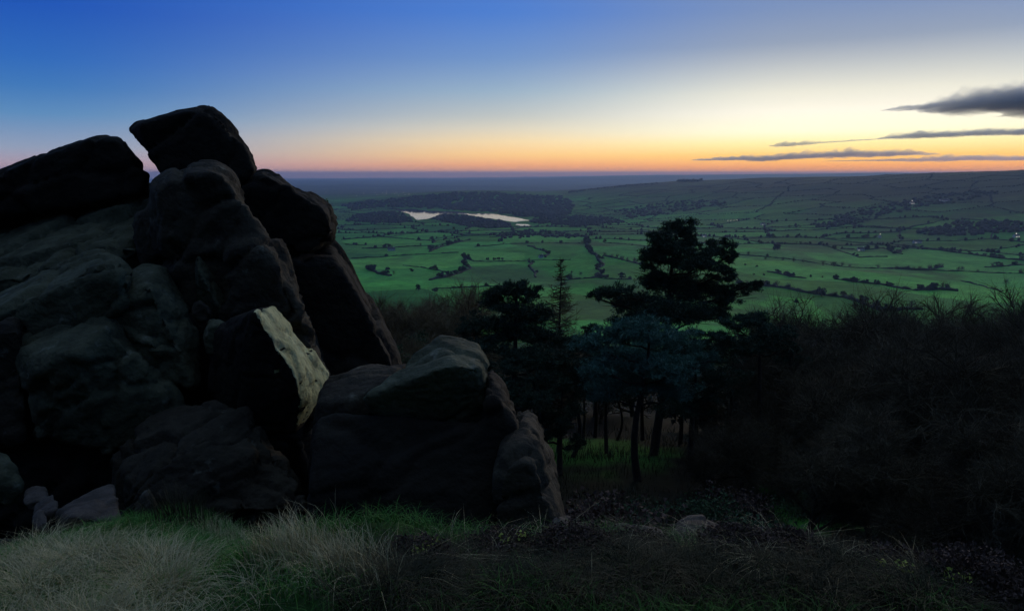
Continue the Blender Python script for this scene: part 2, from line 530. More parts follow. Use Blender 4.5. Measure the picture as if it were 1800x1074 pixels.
# ------------------------------------------------------------------ clouds: closed bodies of dense vapour, low in the west
def cloud(label, y_dist, pts, depth, dens, seed, colr=(0.80, 0.92, 1.0)):
    """pts: (px, top_py, bottom_py) stations along its length"""
    nu, nv = 260, 17
    st = np.array(pts, float)
    pxs = np.linspace(st[0, 0], st[-1, 0], nu)
    top = np.interp(pxs, st[:, 0], st[:, 1])
    bot = np.interp(pxs, st[:, 0], st[:, 2])
    V = np.zeros((2, nu, nv, 3))
    for i, px in enumerate(pxs):
        mid = (top[i] + bot[i]) / 2
        c = P(px, mid, y_dist)
        half = np.linalg.norm(P(px, top[i], y_dist) - P(px, bot[i], y_dist)) / 2
        for j in range(nv):
            w = -1 + 2 * j / (nv - 1)
            prof = math.sqrt(max(0, 1 - w * w))
            k = px * 0.11
            nt_ = 1 + 1.7 * mnoise.fractal(Vector((k, w * 1.3, seed)), 0.9, 2.1, 5)
            nb_ = 0.75 + 0.6 * mnoise.fractal(Vector((k * 1.3, w * 1.3, seed + 9)), 0.9, 2.1, 5)
            d = depth * w * (half / 200 + 0.35) + depth * 0.25 * mnoise.noise(Vector((k * .5, seed, w)))
            lift = half * 0.4 * mnoise.noise(Vector((k * 0.4, 3.3, seed)))
            V[0, i, j] = c + np.array((0, d, lift + half * prof * max(0.04, nt_)))
            V[1, i, j] = c + np.array((0, d, lift - half * prof * max(0.04, nb_) ))
    V[1, :, 0] = V[0, :, 0]
    V[1, :, -1] = V[0, :, -1]
    V[:, 0] = V[:, 0].mean((0, 1))
    V[:, -1] = V[:, -1].mean((0, 1))
    bm = bmesh.new()
    vs = [[[bm.verts.new(V[s_, i, j]) for j in range(nv)] for i in range(nu)] for s_ in range(2)]
    for i in range(nu - 1):
        for j in range(nv - 1):
            bm.faces.new((vs[0][i][j], vs[0][i + 1][j], vs[0][i + 1][j + 1], vs[0][i][j + 1]))
            bm.faces.new((vs[1][i][j], vs[1][i][j + 1], vs[1][i + 1][j + 1], vs[1][i + 1][j]))
    bmesh.ops.remove_doubles(bm, verts=bm.verts[:], dist=0.01)
    bmesh.ops.dissolve_degenerate(bm, dist=0.01, edges=bm.edges[:])
    bmesh.ops.recalc_face_normals(bm, faces=bm.faces[:])
    me = bpy.data.meshes.new('cloud')
    bm.to_mesh(me)
    bm.free()
    mm = bpy.data.materials.new('cloud_vapour')
    mm.use_nodes = True
    t = mm.node_tree
    t.nodes.remove(t.nodes['Principled BSDF'])
    v_ = t.nodes.new('ShaderNodeVolumePrincipled')
    v_.inputs['Color'].default_value = (*colr, 1)
    v_.inputs['Density'].default_value = dens * 0.55
    v_.inputs['Anisotropy'].default_value = 0.5
    t.links.new(v_.outputs[0], t.nodes['Material Output'].inputs['Volume'])
    return tag(link('cloud', me, mm), label, 'cloud', 'dusk clouds above the sunset ridge')
cloud('thick slate blue cloud, the highest above the sunset, with a thin tapered tail', 14000,
      [(1558, 192, 194), (1600, 186, 195), (1640, 184, 193), (1652, 178, 201), (1690, 174, 203), (1720, 168, 203), (1750, 162, 199), (1800, 158, 196), (1850, 150, 204), (1950, 150, 205), (2080, 180, 190)], 900, 0.0035, 1.0)
cloud('small ragged grey wisp hanging under the thick slate blue cloud', 14000,
      [(1758, 204, 206), (1785, 196, 207), (1830, 195, 208), (1890, 202, 206)], 500, 0.003, 2.0)
cloud('long flat mauve cloud bar under the thick slate blue cloud', 19000,
      [(1548, 243, 245), (1580, 237, 245), (1620, 234, 244), (1700, 230, 241), (1800, 227, 238), (1900, 224, 236), (2050, 228, 232)], 1100, 0.003, 3.0)
cloud('short dark cloud sliver joined by a threadlike tail to the mauve bar', 19000,
      [(1353, 256, 258), (1375, 251, 259), (1420, 249, 256), (1440, 250, 253), (1480, 248, 250.5), (1525, 245, 247.5), (1548, 244, 245)], 700, 0.003, 4.0)
cloud('longest low cloud streak stretched above the orange afterglow', 30000,
      [(1220, 281, 283), (1250, 278, 283), (1340, 274, 284), (1420, 270, 280), (1480, 267, 279), (1560, 266, 276), (1600, 267, 274), (1640, 271, 273)], 1500, 0.0022, 5.0)
cloud('low mauve cloud streak resting just over the dark ridge', 30000,
      [(1450, 283, 284), (1540, 281, 284), (1620, 277, 285), (1700, 275, 284), (1800, 275, 283), (1950, 276, 281)], 1300, 0.0022, 6.0)

# ------------------------------------------------------------------ gritstone crag: each block is a body of its own
def hull_into(bm, pts):
    b2 = bmesh.new()
    for p in pts:
        b2.verts.new(p)
    r = bmesh.ops.convex_hull(b2, input=b2.verts[:])
    bmesh.ops.delete(b2, geom=[g for g in b2.verts if not g.link_faces], context='VERTS')
    bmesh.ops.recalc_face_normals(b2, faces=b2.faces[:])
    tmp = bpy.data.meshes.new('tmp')
    b2.to_mesh(tmp)
    b2.free()
    bm.from_mesh(tmp)
    bpy.data.meshes.remove(tmp)
def prism(outline, d, thick, fin=0.82, bin_=0.8, front=0.4):
    """silhouette ring at distance d, a smaller ring in front and one behind"""
    ring = np.array([P(o[0], o[1], d + (o[2] if len(o) > 2 else 0)) for o in outline])
    c = ring.mean(0)
    off = np.array((c[0], c[1], 0)) / math.hypot(c[0], c[1])
    return np.concatenate([ring, c + (ring - c) * fin - off * thick * front, c + (ring - c) * bin_ + off * thick * (1 - front)])
def pts3(lst):
    return np.array([P(*p) for p in lst])
def rock(name, label, hulls, mat, voxel=0.06, amp=0.09, scale=0.9, smooth=2, seed=0.0, cat='boulder', group=None, facet=None, facet_mat=None, crack=0.8):
    bm = bmesh.new()
    for h in hulls:
        hull_into(bm, h)
    me = bpy.data.meshes.new(name)
    bm.to_mesh(me)
    bm.free()
    o = bpy.data.objects.new(name, me)
    col.objects.link(o)
    md = o.modifiers.new('r', 'REMESH')
    md.mode = 'VOXEL'
    md.voxel_size = voxel
    dg = bpy.context.evaluated_depsgraph_get()
    dg.update()
    me2 = bpy.data.meshes.new_from_object(o.evaluated_get(dg))
    o.modifiers.clear()
    o.data = me2
    bpy.data.meshes.remove(me)
    me2.name = name
    n = len(me2.vertices)
    co = np.zeros(n * 3, np.float32)
    me2.vertices.foreach_get('co', co)
    co = co.reshape(-1, 3).astype(float)
    ed = np.zeros(len(me2.edges) * 2, np.int32)
    me2.edges.foreach_get('vertices', ed)
    ed = ed.reshape(-1, 2)
    deg = np.bincount(ed.ravel(), minlength=n)[:, None]
    def relax(co, it):
        for _ in range(it):
            acc = np.zeros_like(co)
            np.add.at(acc, ed[:, 0], co[ed[:, 1]])
            np.add.at(acc, ed[:, 1], co[ed[:, 0]])
            co = co * 0.4 + 0.6 * acc / np.maximum(deg, 1)
        return co
    co = relax(co, min(smooth, 2))
    me2.vertices.foreach_set('co', co.astype(np.float32).ravel())
    me2.update()
    nor = np.zeros(n * 3, np.float32)
    me2.vertices.foreach_get('normal', nor)
    nor = nor.reshape(-1, 3)
    disp = np.zeros(n)
    ca, sa = math.cos(1.0), math.sin(1.0)
    for i in range(n):
        p = Vector(co[i])
        # joint-bounded frame: the beds of the crag dip steeply to the right
        q_ = Vector((p.x * ca - p.z * sa, p.y, (p.x * sa + p.z * ca) * 0.55)) / scale + Vector((seed, seed * 1.7, 0))
        wob = Vector((mnoise.noise(q_ * 2), mnoise.noise(q_ * 2 + Vector((7, 0, 0))), mnoise.noise(q_ * 2 + Vector((0, 7, 0))))) * 0.18
        dd, pp = mnoise.voronoi(q_ + wob)
        c0 = pp[0]
        tilt = Vector((mnoise.noise(c0 * 3.1), mnoise.noise(c0 * 3.1 + Vector((4, 0, 0))), mnoise.noise(c0 * 3.1 + Vector((0, 4, 0)))))
        facet_ = mnoise.noise(c0 * 5.3) * 0.9 + 1.6 * tilt.dot(q_ - c0)
        gap = max(0.0, 1 - (dd[1] - dd[0]) / 0.10)
        d2, p2 = mnoise.voronoi(q_ * 2.9 + wob * 3)
        chip = mnoise.noise(p2[0] * 4.7) * 0.35
        gap2 = max(0.0, 1 - (d2[1] - d2[0]) / 0.10)
        disp[i] = amp * (facet_ + chip + 0.5 * mnoise.noise(q_ * 1.4) + 0.13 * mnoise.noise(q_ * 9) + 0.07 * mnoise.noise(q_ * 19)) - amp * crack * (1.1 * gap + 0.35 * gap2)
    co = co + nor * disp[:, None]
    me2.vertices.foreach_set('co', co.astype(np.float32).ravel())
    me2.polygons.foreach_set('use_smooth', np.ones(len(me2.polygons), bool))
    me2.update()
    me2.materials.clear()
    me2.materials.append(mat)
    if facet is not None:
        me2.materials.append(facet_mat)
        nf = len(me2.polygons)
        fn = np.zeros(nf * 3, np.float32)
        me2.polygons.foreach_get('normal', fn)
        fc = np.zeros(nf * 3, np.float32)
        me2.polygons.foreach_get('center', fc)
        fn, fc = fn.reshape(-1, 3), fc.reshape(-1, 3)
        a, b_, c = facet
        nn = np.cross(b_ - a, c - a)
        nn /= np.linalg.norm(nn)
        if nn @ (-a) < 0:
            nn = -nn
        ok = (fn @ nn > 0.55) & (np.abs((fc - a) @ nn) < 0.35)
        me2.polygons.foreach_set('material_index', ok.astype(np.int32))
    return tag(o, label, cat, group)
CR = 'blocks of the gritstone crag'
# upper crag
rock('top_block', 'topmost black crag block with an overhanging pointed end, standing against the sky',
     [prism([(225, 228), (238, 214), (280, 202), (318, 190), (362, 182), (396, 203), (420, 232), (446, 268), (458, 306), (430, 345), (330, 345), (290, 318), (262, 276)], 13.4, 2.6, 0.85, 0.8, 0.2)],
     M['rock_shade'], 0.07, 0.09, 1.1, 3, 1.0, group=CR)
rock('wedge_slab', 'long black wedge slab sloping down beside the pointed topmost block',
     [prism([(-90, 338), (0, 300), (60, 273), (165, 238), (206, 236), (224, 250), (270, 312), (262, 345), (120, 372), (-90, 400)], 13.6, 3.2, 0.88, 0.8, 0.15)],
     M['rock_shade'], 0.07, 0.10, 1.2, 3, 2.0, group=CR)
rock('tilted_bed', 'broad tilted rock bed with bluish sloping top under the wedge slab',
     [pts3([(-120, 420, 14.8), (0, 378, 14.8), (130, 352, 14.8), (270, 312, 14.4), (330, 322, 14.0), (-120, 520, 11.4), (60, 470, 11.6), (200, 432, 11.9), (330, 385, 12.4),
            (-120, 720, 11.3), (200, 640, 11.5), (350, 600, 12.2), (-120, 720, 15), (350, 600, 15)]),
      pts3([(90, 420, 12.6), (150, 398, 12.9), (215, 372, 13.0), (235, 395, 12.4), (120, 450, 11.9), (150, 480, 11.6), (250, 440, 11.8), (200, 520, 12)])],
     M['rock_green'], 0.06, 0.15, 0.9, 3, 3.0, group=CR, crack=0.9)
rock('crag_pillar', 'massive ribbed crag pillar with a rounded shoulder under the topmost block',
     [prism([(270, 320), (300, 300), (345, 290), (378, 288), (402, 300), (430, 345), (442, 398), (478, 440), (470, 560), (330, 560), (268, 420)], 12.2, 3.0),
      prism([(400, 400), (445, 392), (490, 430), (501, 470), (511, 520), (545, 585), (578, 655), (570, 720), (440, 740), (370, 600)], 11.9, 3.0),
      pts3([(240, 380, 11.9), (300, 352, 11.7), (345, 360, 11.5), (375, 430, 11.3), (385, 520, 11.2), (330, 560, 11.4), (260, 500, 11.8), (330, 450, 13), (250, 420, 13)])],
     M['rock'], 0.07, 0.15, 1.0, 3, 4.0, group=CR, crack=0.8)
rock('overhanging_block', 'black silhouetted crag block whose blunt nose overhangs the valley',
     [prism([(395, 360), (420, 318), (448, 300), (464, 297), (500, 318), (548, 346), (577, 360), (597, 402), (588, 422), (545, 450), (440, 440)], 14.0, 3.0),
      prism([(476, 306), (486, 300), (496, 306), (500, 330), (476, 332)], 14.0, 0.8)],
     M['rock_shade'], 0.07, 0.10, 0.9, 2, 5.0, group=CR)
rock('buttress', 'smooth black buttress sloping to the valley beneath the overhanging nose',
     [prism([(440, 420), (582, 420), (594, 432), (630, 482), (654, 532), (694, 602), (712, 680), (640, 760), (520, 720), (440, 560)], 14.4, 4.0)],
     M['rock_shade'], 0.08, 0.10, 1.4, 3, 6.0, group=CR)
# middle boulders on the left
rock('rounded_boulder', 'rounded lichen-topped boulder rising to a hump above the broad flat-topped boulder',
     [prism([(-90, 565), (0, 527), (60, 502), (150, 452), (186, 441), (216, 449), (241, 478), (236, 520), (150, 580), (0, 640), (-90, 650)], 10.9, 2.2, 0.86, 0.8, 0.45)],
     M['rock_green'], 0.06, 0.10, 0.8, 4, 7.0, group=CR)
rock('sloping_boulder', 'sloping boulder with a pale worn patch above the dark split slabs',
     [pts3([(150, 530, 10.9), (205, 490, 11.2), (252, 463, 11.4), (276, 466, 11.2), (302, 500, 11.0), (352, 590, 10.8), (365, 650, 10.7),
            (170, 560, 10.2), (240, 500, 10.3), (262, 500, 10.1), (300, 580, 10.0), (340, 680, 10.0), (200, 660, 10.1), (200, 660, 12), (360, 680, 12), (280, 480, 12.2)])],
     M['rock_green'], 0.06, 0.10, 0.8, 4, 8.0, group=CR)
rock('flat_topped_boulder', 'broad flat-topped boulder with greenish top and black undercut front',
     [pts3([(38, 568, 10.6), (110, 540, 10.9), (215, 521, 11.1), (180, 545, 10.6), (26, 612, 9.9), (60, 655, 9.5), (120, 625, 9.3), (186, 574, 9.7), (250, 640, 9.8), (322, 700, 10.0),
            (70, 770, 9.7), (200, 800, 9.5), (330, 760, 10.0), (70, 770, 11.5), (330, 760, 11.5), (215, 540, 11.6)])],
     M['rock_green'], 0.055, 0.09, 0.8, 4, 9.0, group=CR)
rock('split_slab', 'leaning split slab wedged between the flat-topped and sloping boulders',
     [pts3([(196, 532, 10.5), (232, 524, 10.8), (272, 560, 10.6), (318, 606, 10.3), (322, 618, 10.1), (270, 612, 9.9), (214, 575, 10.1), (320, 690, 10.4), (230, 660, 10.4), (260, 600, 11.4)])],
     M['rock_green'], 0.05, 0.07, 0.7, 3, 10.0, group=CR)
rock('side_boulder', 'dark bluish boulder at the outer end of the flat-topped boulder',
     [prism([(-120, 575), (-20, 548), (34, 544), (46, 590), (30, 690), (40, 780), (-120, 800)], 10.4, 2.0)],
     M['rock'], 0.06, 0.10, 0.9, 4, 11.0, group=CR)
rock('rock_flake', 'thin upright pale-edged rock flake leaning on the ribbed pillar',
     [pts3([(342, 447, 10.9), (350, 444, 11.0), (376, 480, 11.2), (405, 530, 11.3), (413, 556, 11.2), (398, 562, 10.8), (372, 520, 10.7), (350, 478, 10.7), (345, 540, 11.2), (370, 575, 11.2)])],
     M['rock_green'], 0.035, 0.035, 0.5, 2, 12.0, group=CR, cat='rock')
rock('round_stone', 'small round stone lodged below the thin rock flake',
     [prism([(334, 548), (340, 532), (352, 527), (366, 535), (373, 550), (362, 566), (346, 566)], 10.4, 0.35)], M['rock'], 0.03, 0.02, 0.3, 3, 13.0, group=CR, cat='rock')
rock('wedged_stone', 'small pale wedged stone between the flake and the yellowish split block',
     [prism([(356, 590), (366, 565), (384, 560), (398, 568), (404, 590), (390, 625), (360, 625)], 10.2, 0.5)], M['rock_green'], 0.03, 0.03, 0.4, 3, 14.0, group=CR, cat='rock')
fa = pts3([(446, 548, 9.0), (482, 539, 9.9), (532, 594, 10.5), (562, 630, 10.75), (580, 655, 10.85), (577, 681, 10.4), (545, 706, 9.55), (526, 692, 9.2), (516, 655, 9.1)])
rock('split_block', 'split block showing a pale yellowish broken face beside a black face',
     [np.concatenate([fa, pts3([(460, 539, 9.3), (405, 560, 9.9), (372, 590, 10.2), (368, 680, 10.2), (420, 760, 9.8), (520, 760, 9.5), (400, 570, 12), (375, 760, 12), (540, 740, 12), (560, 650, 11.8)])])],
     M['rock_shade'], 0.045, 0.05, 0.7, 1, 15.0, group=CR, facet=(fa[0], fa[4], fa[7]), facet_mat=M['scar'], crack=0.6)
# lower crag
rock('ledge_slab', 'flat bluish ledge slab between the pale broken face and the great front boulder',
     [pts3([(556, 706, 8.6), (575, 656, 9.6), (640, 641, 9.7), (718, 633, 9.6), (690, 668, 8.7), (600, 708, 8.4), (560, 800, 8.6), (690, 800, 8.6), (560, 800, 10), (715, 780, 10)])],
     M['rock'], 0.055, 0.05, 0.8, 2, 16.0, group=CR)
rock('crest_block', 'peaked crest block with whitish streaked top and brown rounded end on the great boulder',
     [pts3([(640, 700, 8.2), (690, 664, 8.5), (735, 615, 9.0), (766, 588, 9.3), (800, 591, 9.3), (842, 606, 9.1), (860, 640, 8.8), (864, 690, 8.5), (765, 650, 7.95), (800, 640, 7.95), (845, 650, 8.1),
            (670, 745, 8.5), (720, 775, 8.5), (800, 785, 8.5), (852, 765, 8.6), (700, 760, 10), (860, 740, 10), (800, 610, 10.2)])],
     M['rock_green'], 0.045, 0.06, 0.8, 1, 30.0, group=CR)
rock('great_boulder', 'great black front boulder filling the crag foot under the peaked crest block',
     [pts3([(556, 722, 8.3), (640, 726, 8.3), (700, 745, 8.2), (850, 738, 8.2), (540, 860, 7.5), (560, 1040, 7.2), (860, 1040, 7.2), (880, 860, 7.5), (872, 740, 7.9), (560, 800, 10), (860, 800, 10), (560, 1040, 10), (860, 1040, 10)]),
      prism([(845, 670), (862, 655), (874, 664), (892, 684), (908, 720), (914, 770), (900, 860), (845, 860)], 8.4, 1.4)],
     M['rock_shade'], 0.06, 0.07, 0.9, 2, 17.0, group=CR)  # dark copy paints the shaded front below the paler crest
rock('shoulder_boulder', 'dark shoulder boulder with a bluish rounded top against the great boulder',
     [prism([(868, 800), (885, 765), (920, 748), (943, 758), (958, 800), (977, 846), (992, 900), (1000, 1000), (860, 1040)], 7.9, 1.8)],
     M['rock'], 0.055, 0.09, 0.8, 3, 18.0, group=CR)
rock('low_slab', 'low cracked brown slab leaning at the crag foot above the grass bank',
     [pts3([(190, 800, 8.9), (255, 738, 9.4), (330, 706, 9.6), (376, 699, 9.6), (430, 720, 9.3), (472, 782, 9.0), (522, 832, 8.6), (540, 900, 8.2), (230, 860, 8.2), (330, 790, 8.5), (400, 900, 8.0), (200, 940, 8.4),
            (200, 940, 10.5), (520, 940, 10.5), (380, 720, 10.5)])],
     M['rock'], 0.05, 0.11, 0.7, 3, 19.0, group=CR, crack=1.0)
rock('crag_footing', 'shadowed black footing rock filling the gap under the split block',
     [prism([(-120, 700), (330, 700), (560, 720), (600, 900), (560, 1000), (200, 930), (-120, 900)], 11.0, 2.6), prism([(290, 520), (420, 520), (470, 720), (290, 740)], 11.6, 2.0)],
     M['rock_shade'], 0.08, 0.14, 0.8, 3, 20.0, group=CR)
PS = 'flat stones at the crag foot'
rock('path_stone', 'wedge-shaped flat stone, largest of the stones by the grass bank',
     [pts3([(98, 892, 6.9), (180, 856, 7.5), (199, 849, 7.5), (209, 872, 6.9), (211, 918, 6.5), (120, 908, 6.5), (110, 960, 6.7), (215, 960, 6.7), (200, 900, 7.6)])], M['stone'], 0.03, 0.03, 0.5, 2, 21, cat='stone', group=PS)
rock('path_stone', 'small flat pinkish stone lying above the wedge-shaped stone', [prism([(38, 876), (60, 866), (86, 868), (92, 884), (60, 892), (42, 890)], 7.5, 0.5)], M['stone'], 0.025, 0.02, 0.4, 2, 22, cat='stone', group=PS)
rock('path_stone', 'small tilted brown stone touching the wedge-shaped stone', [prism([(54, 906), (78, 888), (102, 880), (100, 898), (70, 915)], 7.0, 0.5)], M['stone'], 0.025, 0.02, 0.4, 2, 23, cat='stone', group=PS)
rock('path_stone', 'smallest bluish stone half sunk in the grass bank', [prism([(54, 918), (70, 906), (86, 906), (80, 925), (58, 930)], 6.6, 0.4)], M['stone'], 0.025, 0.02, 0.4, 2, 24, cat='stone', group=PS)
rock('path_stone', 'upright pinkish stone standing behind the rush clump', [prism([(232, 905), (252, 874), (270, 866), (278, 905), (265, 930), (235, 930)], 7.2, 0.5)], M['rock'], 0.03, 0.03, 0.4, 2, 25, cat='stone', group=PS)
rock('mossy_stone', 'rounded mossy stone beneath the dark bluish side boulder', [prism([(-60, 815), (0, 808), (28, 820), (40, 845), (26, 872), (-60, 885)], 8.0, 1.0)], M['rock_green'], 0.04, 0.05, 0.5, 3, 26, cat='stone', group=PS)
rock('ledge_stone', 'long pale flat stone bedded in the heather ledge', [prism([(1058, 956), (1066, 942), (1095, 937), (1130, 943), (1180, 953), (1174, 972), (1064, 972)], 3.75, 0.3)], M['stone'], 0.015, 0.012, 0.25, 2, 27, cat='stone')
rock('ledge_stone', 'rounded pinkish stone humped behind the long pale flat stone', [prism([(1165, 975), (1180, 938), (1205, 925), (1236, 924), (1270, 944), (1290, 962), (1270, 975), (1170, 975)], 4.2, 0.35)], M['stone'], 0.015, 0.02, 0.25, 2, 28, cat='stone')
rock('sunken_stone', 'small bluish stone sunken behind the grass below the shoulder boulder', [prism([(964, 935), (984, 917), (1006, 924), (1010, 960), (965, 970)], 5.4, 0.4)], M['stone'], 0.02, 0.02, 0.25, 2, 29, cat='stone')

# ------------------------------------------------------------------ valley: hedges, field trees, woods, farms
def leaf_cloud(n, c, rad, size, g, squash=1.0):
    """n small random facets spread through an ellipsoid shell -> verts, tris"""
    d = g.normal(size=(n, 3))
    d /= np.linalg.norm(d, axis=1)[:, None]
    p = c + d * (g.random((n, 1)) ** 0.4) * np.asarray(rad)
    a = g.normal(size=(n, 3))
    a /= np.linalg.norm(a, axis=1)[:, None]
    b_ = np.cross(a, g.normal(size=(n, 3)))
    b_ /= np.linalg.norm(b_, axis=1)[:, None] + 1e-9
    s_ = size * g.uniform(0.6, 1.3, (n, 1))
    v = np.stack([p + a * s_, p - a * s_ * 0.5 + b_ * s_ * 0.8, p - a * s_ * 0.5 - b_ * s_ * 0.8], 1)
    return v.reshape(-1, 3), np.arange(n * 3).reshape(-1, 3)
def join(parts):
    vs, fs_, ms, off = [], [], [], 0
    for v, f, mi in parts:
        vs.append(v)
        fs_.append(f + off)
        ms.append(np.full(len(f), mi))
        off += len(v)
    return np.concatenate(vs), np.concatenate(fs_), np.concatenate(ms)
def quads_to_tris(f):
    return np.concatenate([f[:, [0, 1, 2]], f[:, [0, 2, 3]]])
def branch_segs(g, p, d, length, r, depth, spread, out, up=0.15, n=3, gnarl=0.25, shrink=0.68):
    steps = 3
    for k in range(steps):
        d = d + g.normal(size=3) * gnarl * 0.5
        d[2] += up * 0.3
        d = d / np.linalg.norm(d)
        q_ = p + d * length / steps
        out.append((*p, *q_, r * (1 - 0.25 * k / steps), r * (1 - 0.25 * (k + 1) / steps)))
        p = q_
        if depth > 0 and k >= 0:
            for _ in range(n if k == steps - 1 else max(1, n - 1)):
                e = d + g.normal(size=3) * spread
                e[2] += up
                e = e / np.linalg.norm(e)
                branch_segs(g, p.copy(), e, length * shrink * g.uniform(0.75, 1.1), r * 0.52, depth - 1, spread, out, up, n, gnarl, shrink)
def field_tree_mesh(kind, seed):
    g = np.random.default_rng(seed)
    parts = []
    if kind == 'leafy':
        H = 9.0
        v, f = tubes([(0, 0, -0.5, 0, 0, 4, 0.4, 0.28)], 5)
        parts.append((v, quads_to_tris(f), 0))
        for _ in range(14):
            c = np.array((g.uniform(-3, 3), g.uniform(-3, 3), g.uniform(2.6, 8)))
            v, f = leaf_cloud(46, c, (1.9, 1.9, 1.4), 0.6, g)
            parts.append((v, f, 1))
    else:
        segs = []
        branch_segs(g, np.zeros(3), np.array((0., 0, 1)), 3.6, 0.32, 3, 0.75, segs, 0.12, 3)
        v, f = tubes(segs, 3)
        v[:, 2] -= 0.3
        parts.append((v, quads_to_tris(f), 0))
        v, f = leaf_cloud(260, np.array((0, 0, 6.3)), (4.2, 4.2, 3.3), 0.22, g)
        parts.append((v, f, 0))
    v, f, mi = join(parts)
    me = mesh_np('field_tree', v, f, 3, mi)
    me.materials.append(M['twig'] if kind == 'bare' else M['bark'])
    me.materials.append(M['hedge'])
    return me
TREE = {'leafy': [field_tree_mesh('leafy', k) for k in range(4)], 'bare': [field_tree_mesh('bare', 10 + k) for k in range(3)]}
ntree = 0
def field_tree(x, y, kind, sc_, label=None):
    global ntree
    me = random.choice(TREE[kind])
    o = bpy.data.objects.new('field_tree', me)
    col.objects.link(o)
    o.location = (x, y, hz(x, y) - 0.2)
    o.rotation_euler = (0, 0, random.uniform(0, 6.28))
    o.scale = (sc_ * random.uniform(0.85, 1.2), sc_ * random.uniform(0.85, 1.2), sc_ * random.uniform(0.8, 1.1))
    ntree += 1
    return tag(o, label or {'leafy': 'small dark bushy tree standing by the valley field hedges', 'bare': 'small bare grey-brown tree standing by the valley field hedges'}[kind], 'tree',
               'dark bushy trees in the valley fields' if kind == 'leafy' else 'bare trees in the valley fields')
def hedge(pix, hgt=2.2, wid=2.2, trees=0, kinds=('leafy', 'leafy', 'bare'), tsc=(0.7, 1.2), world=None, label=None):
    hgt, wid, tsc = 1.0 + hgt * 0.42, 1.0 + wid * 0.45, (tsc[0] * 1.15, tsc[1] * 1.25)
    g3 = world if world is not None else [ground(*p) for p in pix]
    if any(p is None for p in g3):
        return
    # walk along at ~ 5 m
    pts = []
    for a, b_ in zip(g3[:-1], g3[1:]):
        n_ = max(2, int(np.hypot(*(b_ - a)[:2]) / 5.0))
        for k in range(n_):
            pts.append(a + (b_ - a) * k / n_)
    pts.append(g3[-1])
    pts = np.array(pts)
    nn = len(pts)
    t = np.gradient(pts[:, :2], axis=0)
    t /= np.linalg.norm(t, axis=1)[:, None] + 1e-9
    nrm = np.stack([-t[:, 1], t[:, 0]], 1)
    pts[:, :2] += nrm * (fbm(pts[:, 0] / 60, pts[:, 1] / 60, 71)[:, None] * 14)
    zz = height(pts[:, 0], pts[:, 1])
    h_ = hgt * (1 + 0.9 * fbm(np.arange(nn) * 0.45, np.zeros(nn), 73)) * np.where(rng.random(nn) < 0.06, 0.3, 1) * rng.uniform(0.75, 1.3, nn)
    w_ = wid * rng.uniform(0.5, 0.9, nn)
    prof = [(-1.0, -0.3), (-1.0, 0.6), (-0.35, 1.0), (0.4, 0.95), (1.0, 0.55), (1.0, -0.3)]
    V = np.zeros((nn, 6, 3))
    for k, (a, b_) in enumerate(prof):
        jit = rng.uniform(0.8, 1.2, nn)
        V[:, k, :2] = pts[:, :2] + nrm * (a * w_ * jit)[:, None]
        V[:, k, 2] = zz + b_ * h_ * (jit if b_ > 0 else 1)
    i = np.arange(nn - 1)[:, None]
    k = np.arange(5)[None]
    f = np.stack([i * 6 + k, (i + 1) * 6 + k, (i + 1) * 6 + k + 1, i * 6 + k + 1], -1).reshape(-1, 4)
    caps = np.array([[0, 1, 2, 3], [0, 3, 4, 5]])
    f = np.concatenate([f, caps, caps + (nn - 1) * 6])
    o = link('hedge', mesh_np('hedge', V.reshape(-1, 3), f, 4), M['hedge'])
    tag(o, label or 'dark hedge dividing the green valley fields', 'hedge', 'hedges between the valley fields')
    for _ in range(trees):
        j = random.randrange(nn)
        dx, dy = np.random.default_rng(j).normal(size=2) * wid * 0.8
        field_tree(pts[j, 0] + dx, pts[j, 1] + dy, random.choice(kinds), random.uniform(*tsc))
LF = ('leafy',)
HL = {(757, 493): 'thick tree-filled hedge curving up the field before the reservoir', (928, 433): 'short curved dark hedge ending beside the tiny white barn', (927, 461): 'short bushy hedge running down the field below the tiny white barn',
      (636, 437): 'bushy hedge passing the white gabled farmhouse', (757, 443): 'thick dark hedge slanting up from the white gabled farmhouse', (1031, 421): 'winding thick hedge of dark trees down the middle of the valley',
      (1062, 450): 'hedge of bare trees branching off the winding thick hedge', (640, 470): 'clump-like thick hedge beside the black buttress', (1290, 448): 'long thin hedge dotted with bare trees leading away from the tall domed pine',
      (1575, 431): 'broad dark belt hedge below the bluish roofed farm', (1300, 500): 'thickest valley hedge, just above the leafless trees', (1613, 512): 'short heavy hedge beside the two biggest bare field trees',
      (1688, 493): 'thin straight hedge without trees above the leafless trees', (1466, 491): 'broken hedge of small dark bushes above the thickest valley hedge', (1353, 478): 'short row of dark bushes beside the tall domed pine'}
BR = ('bare', 'bare', 'leafy')
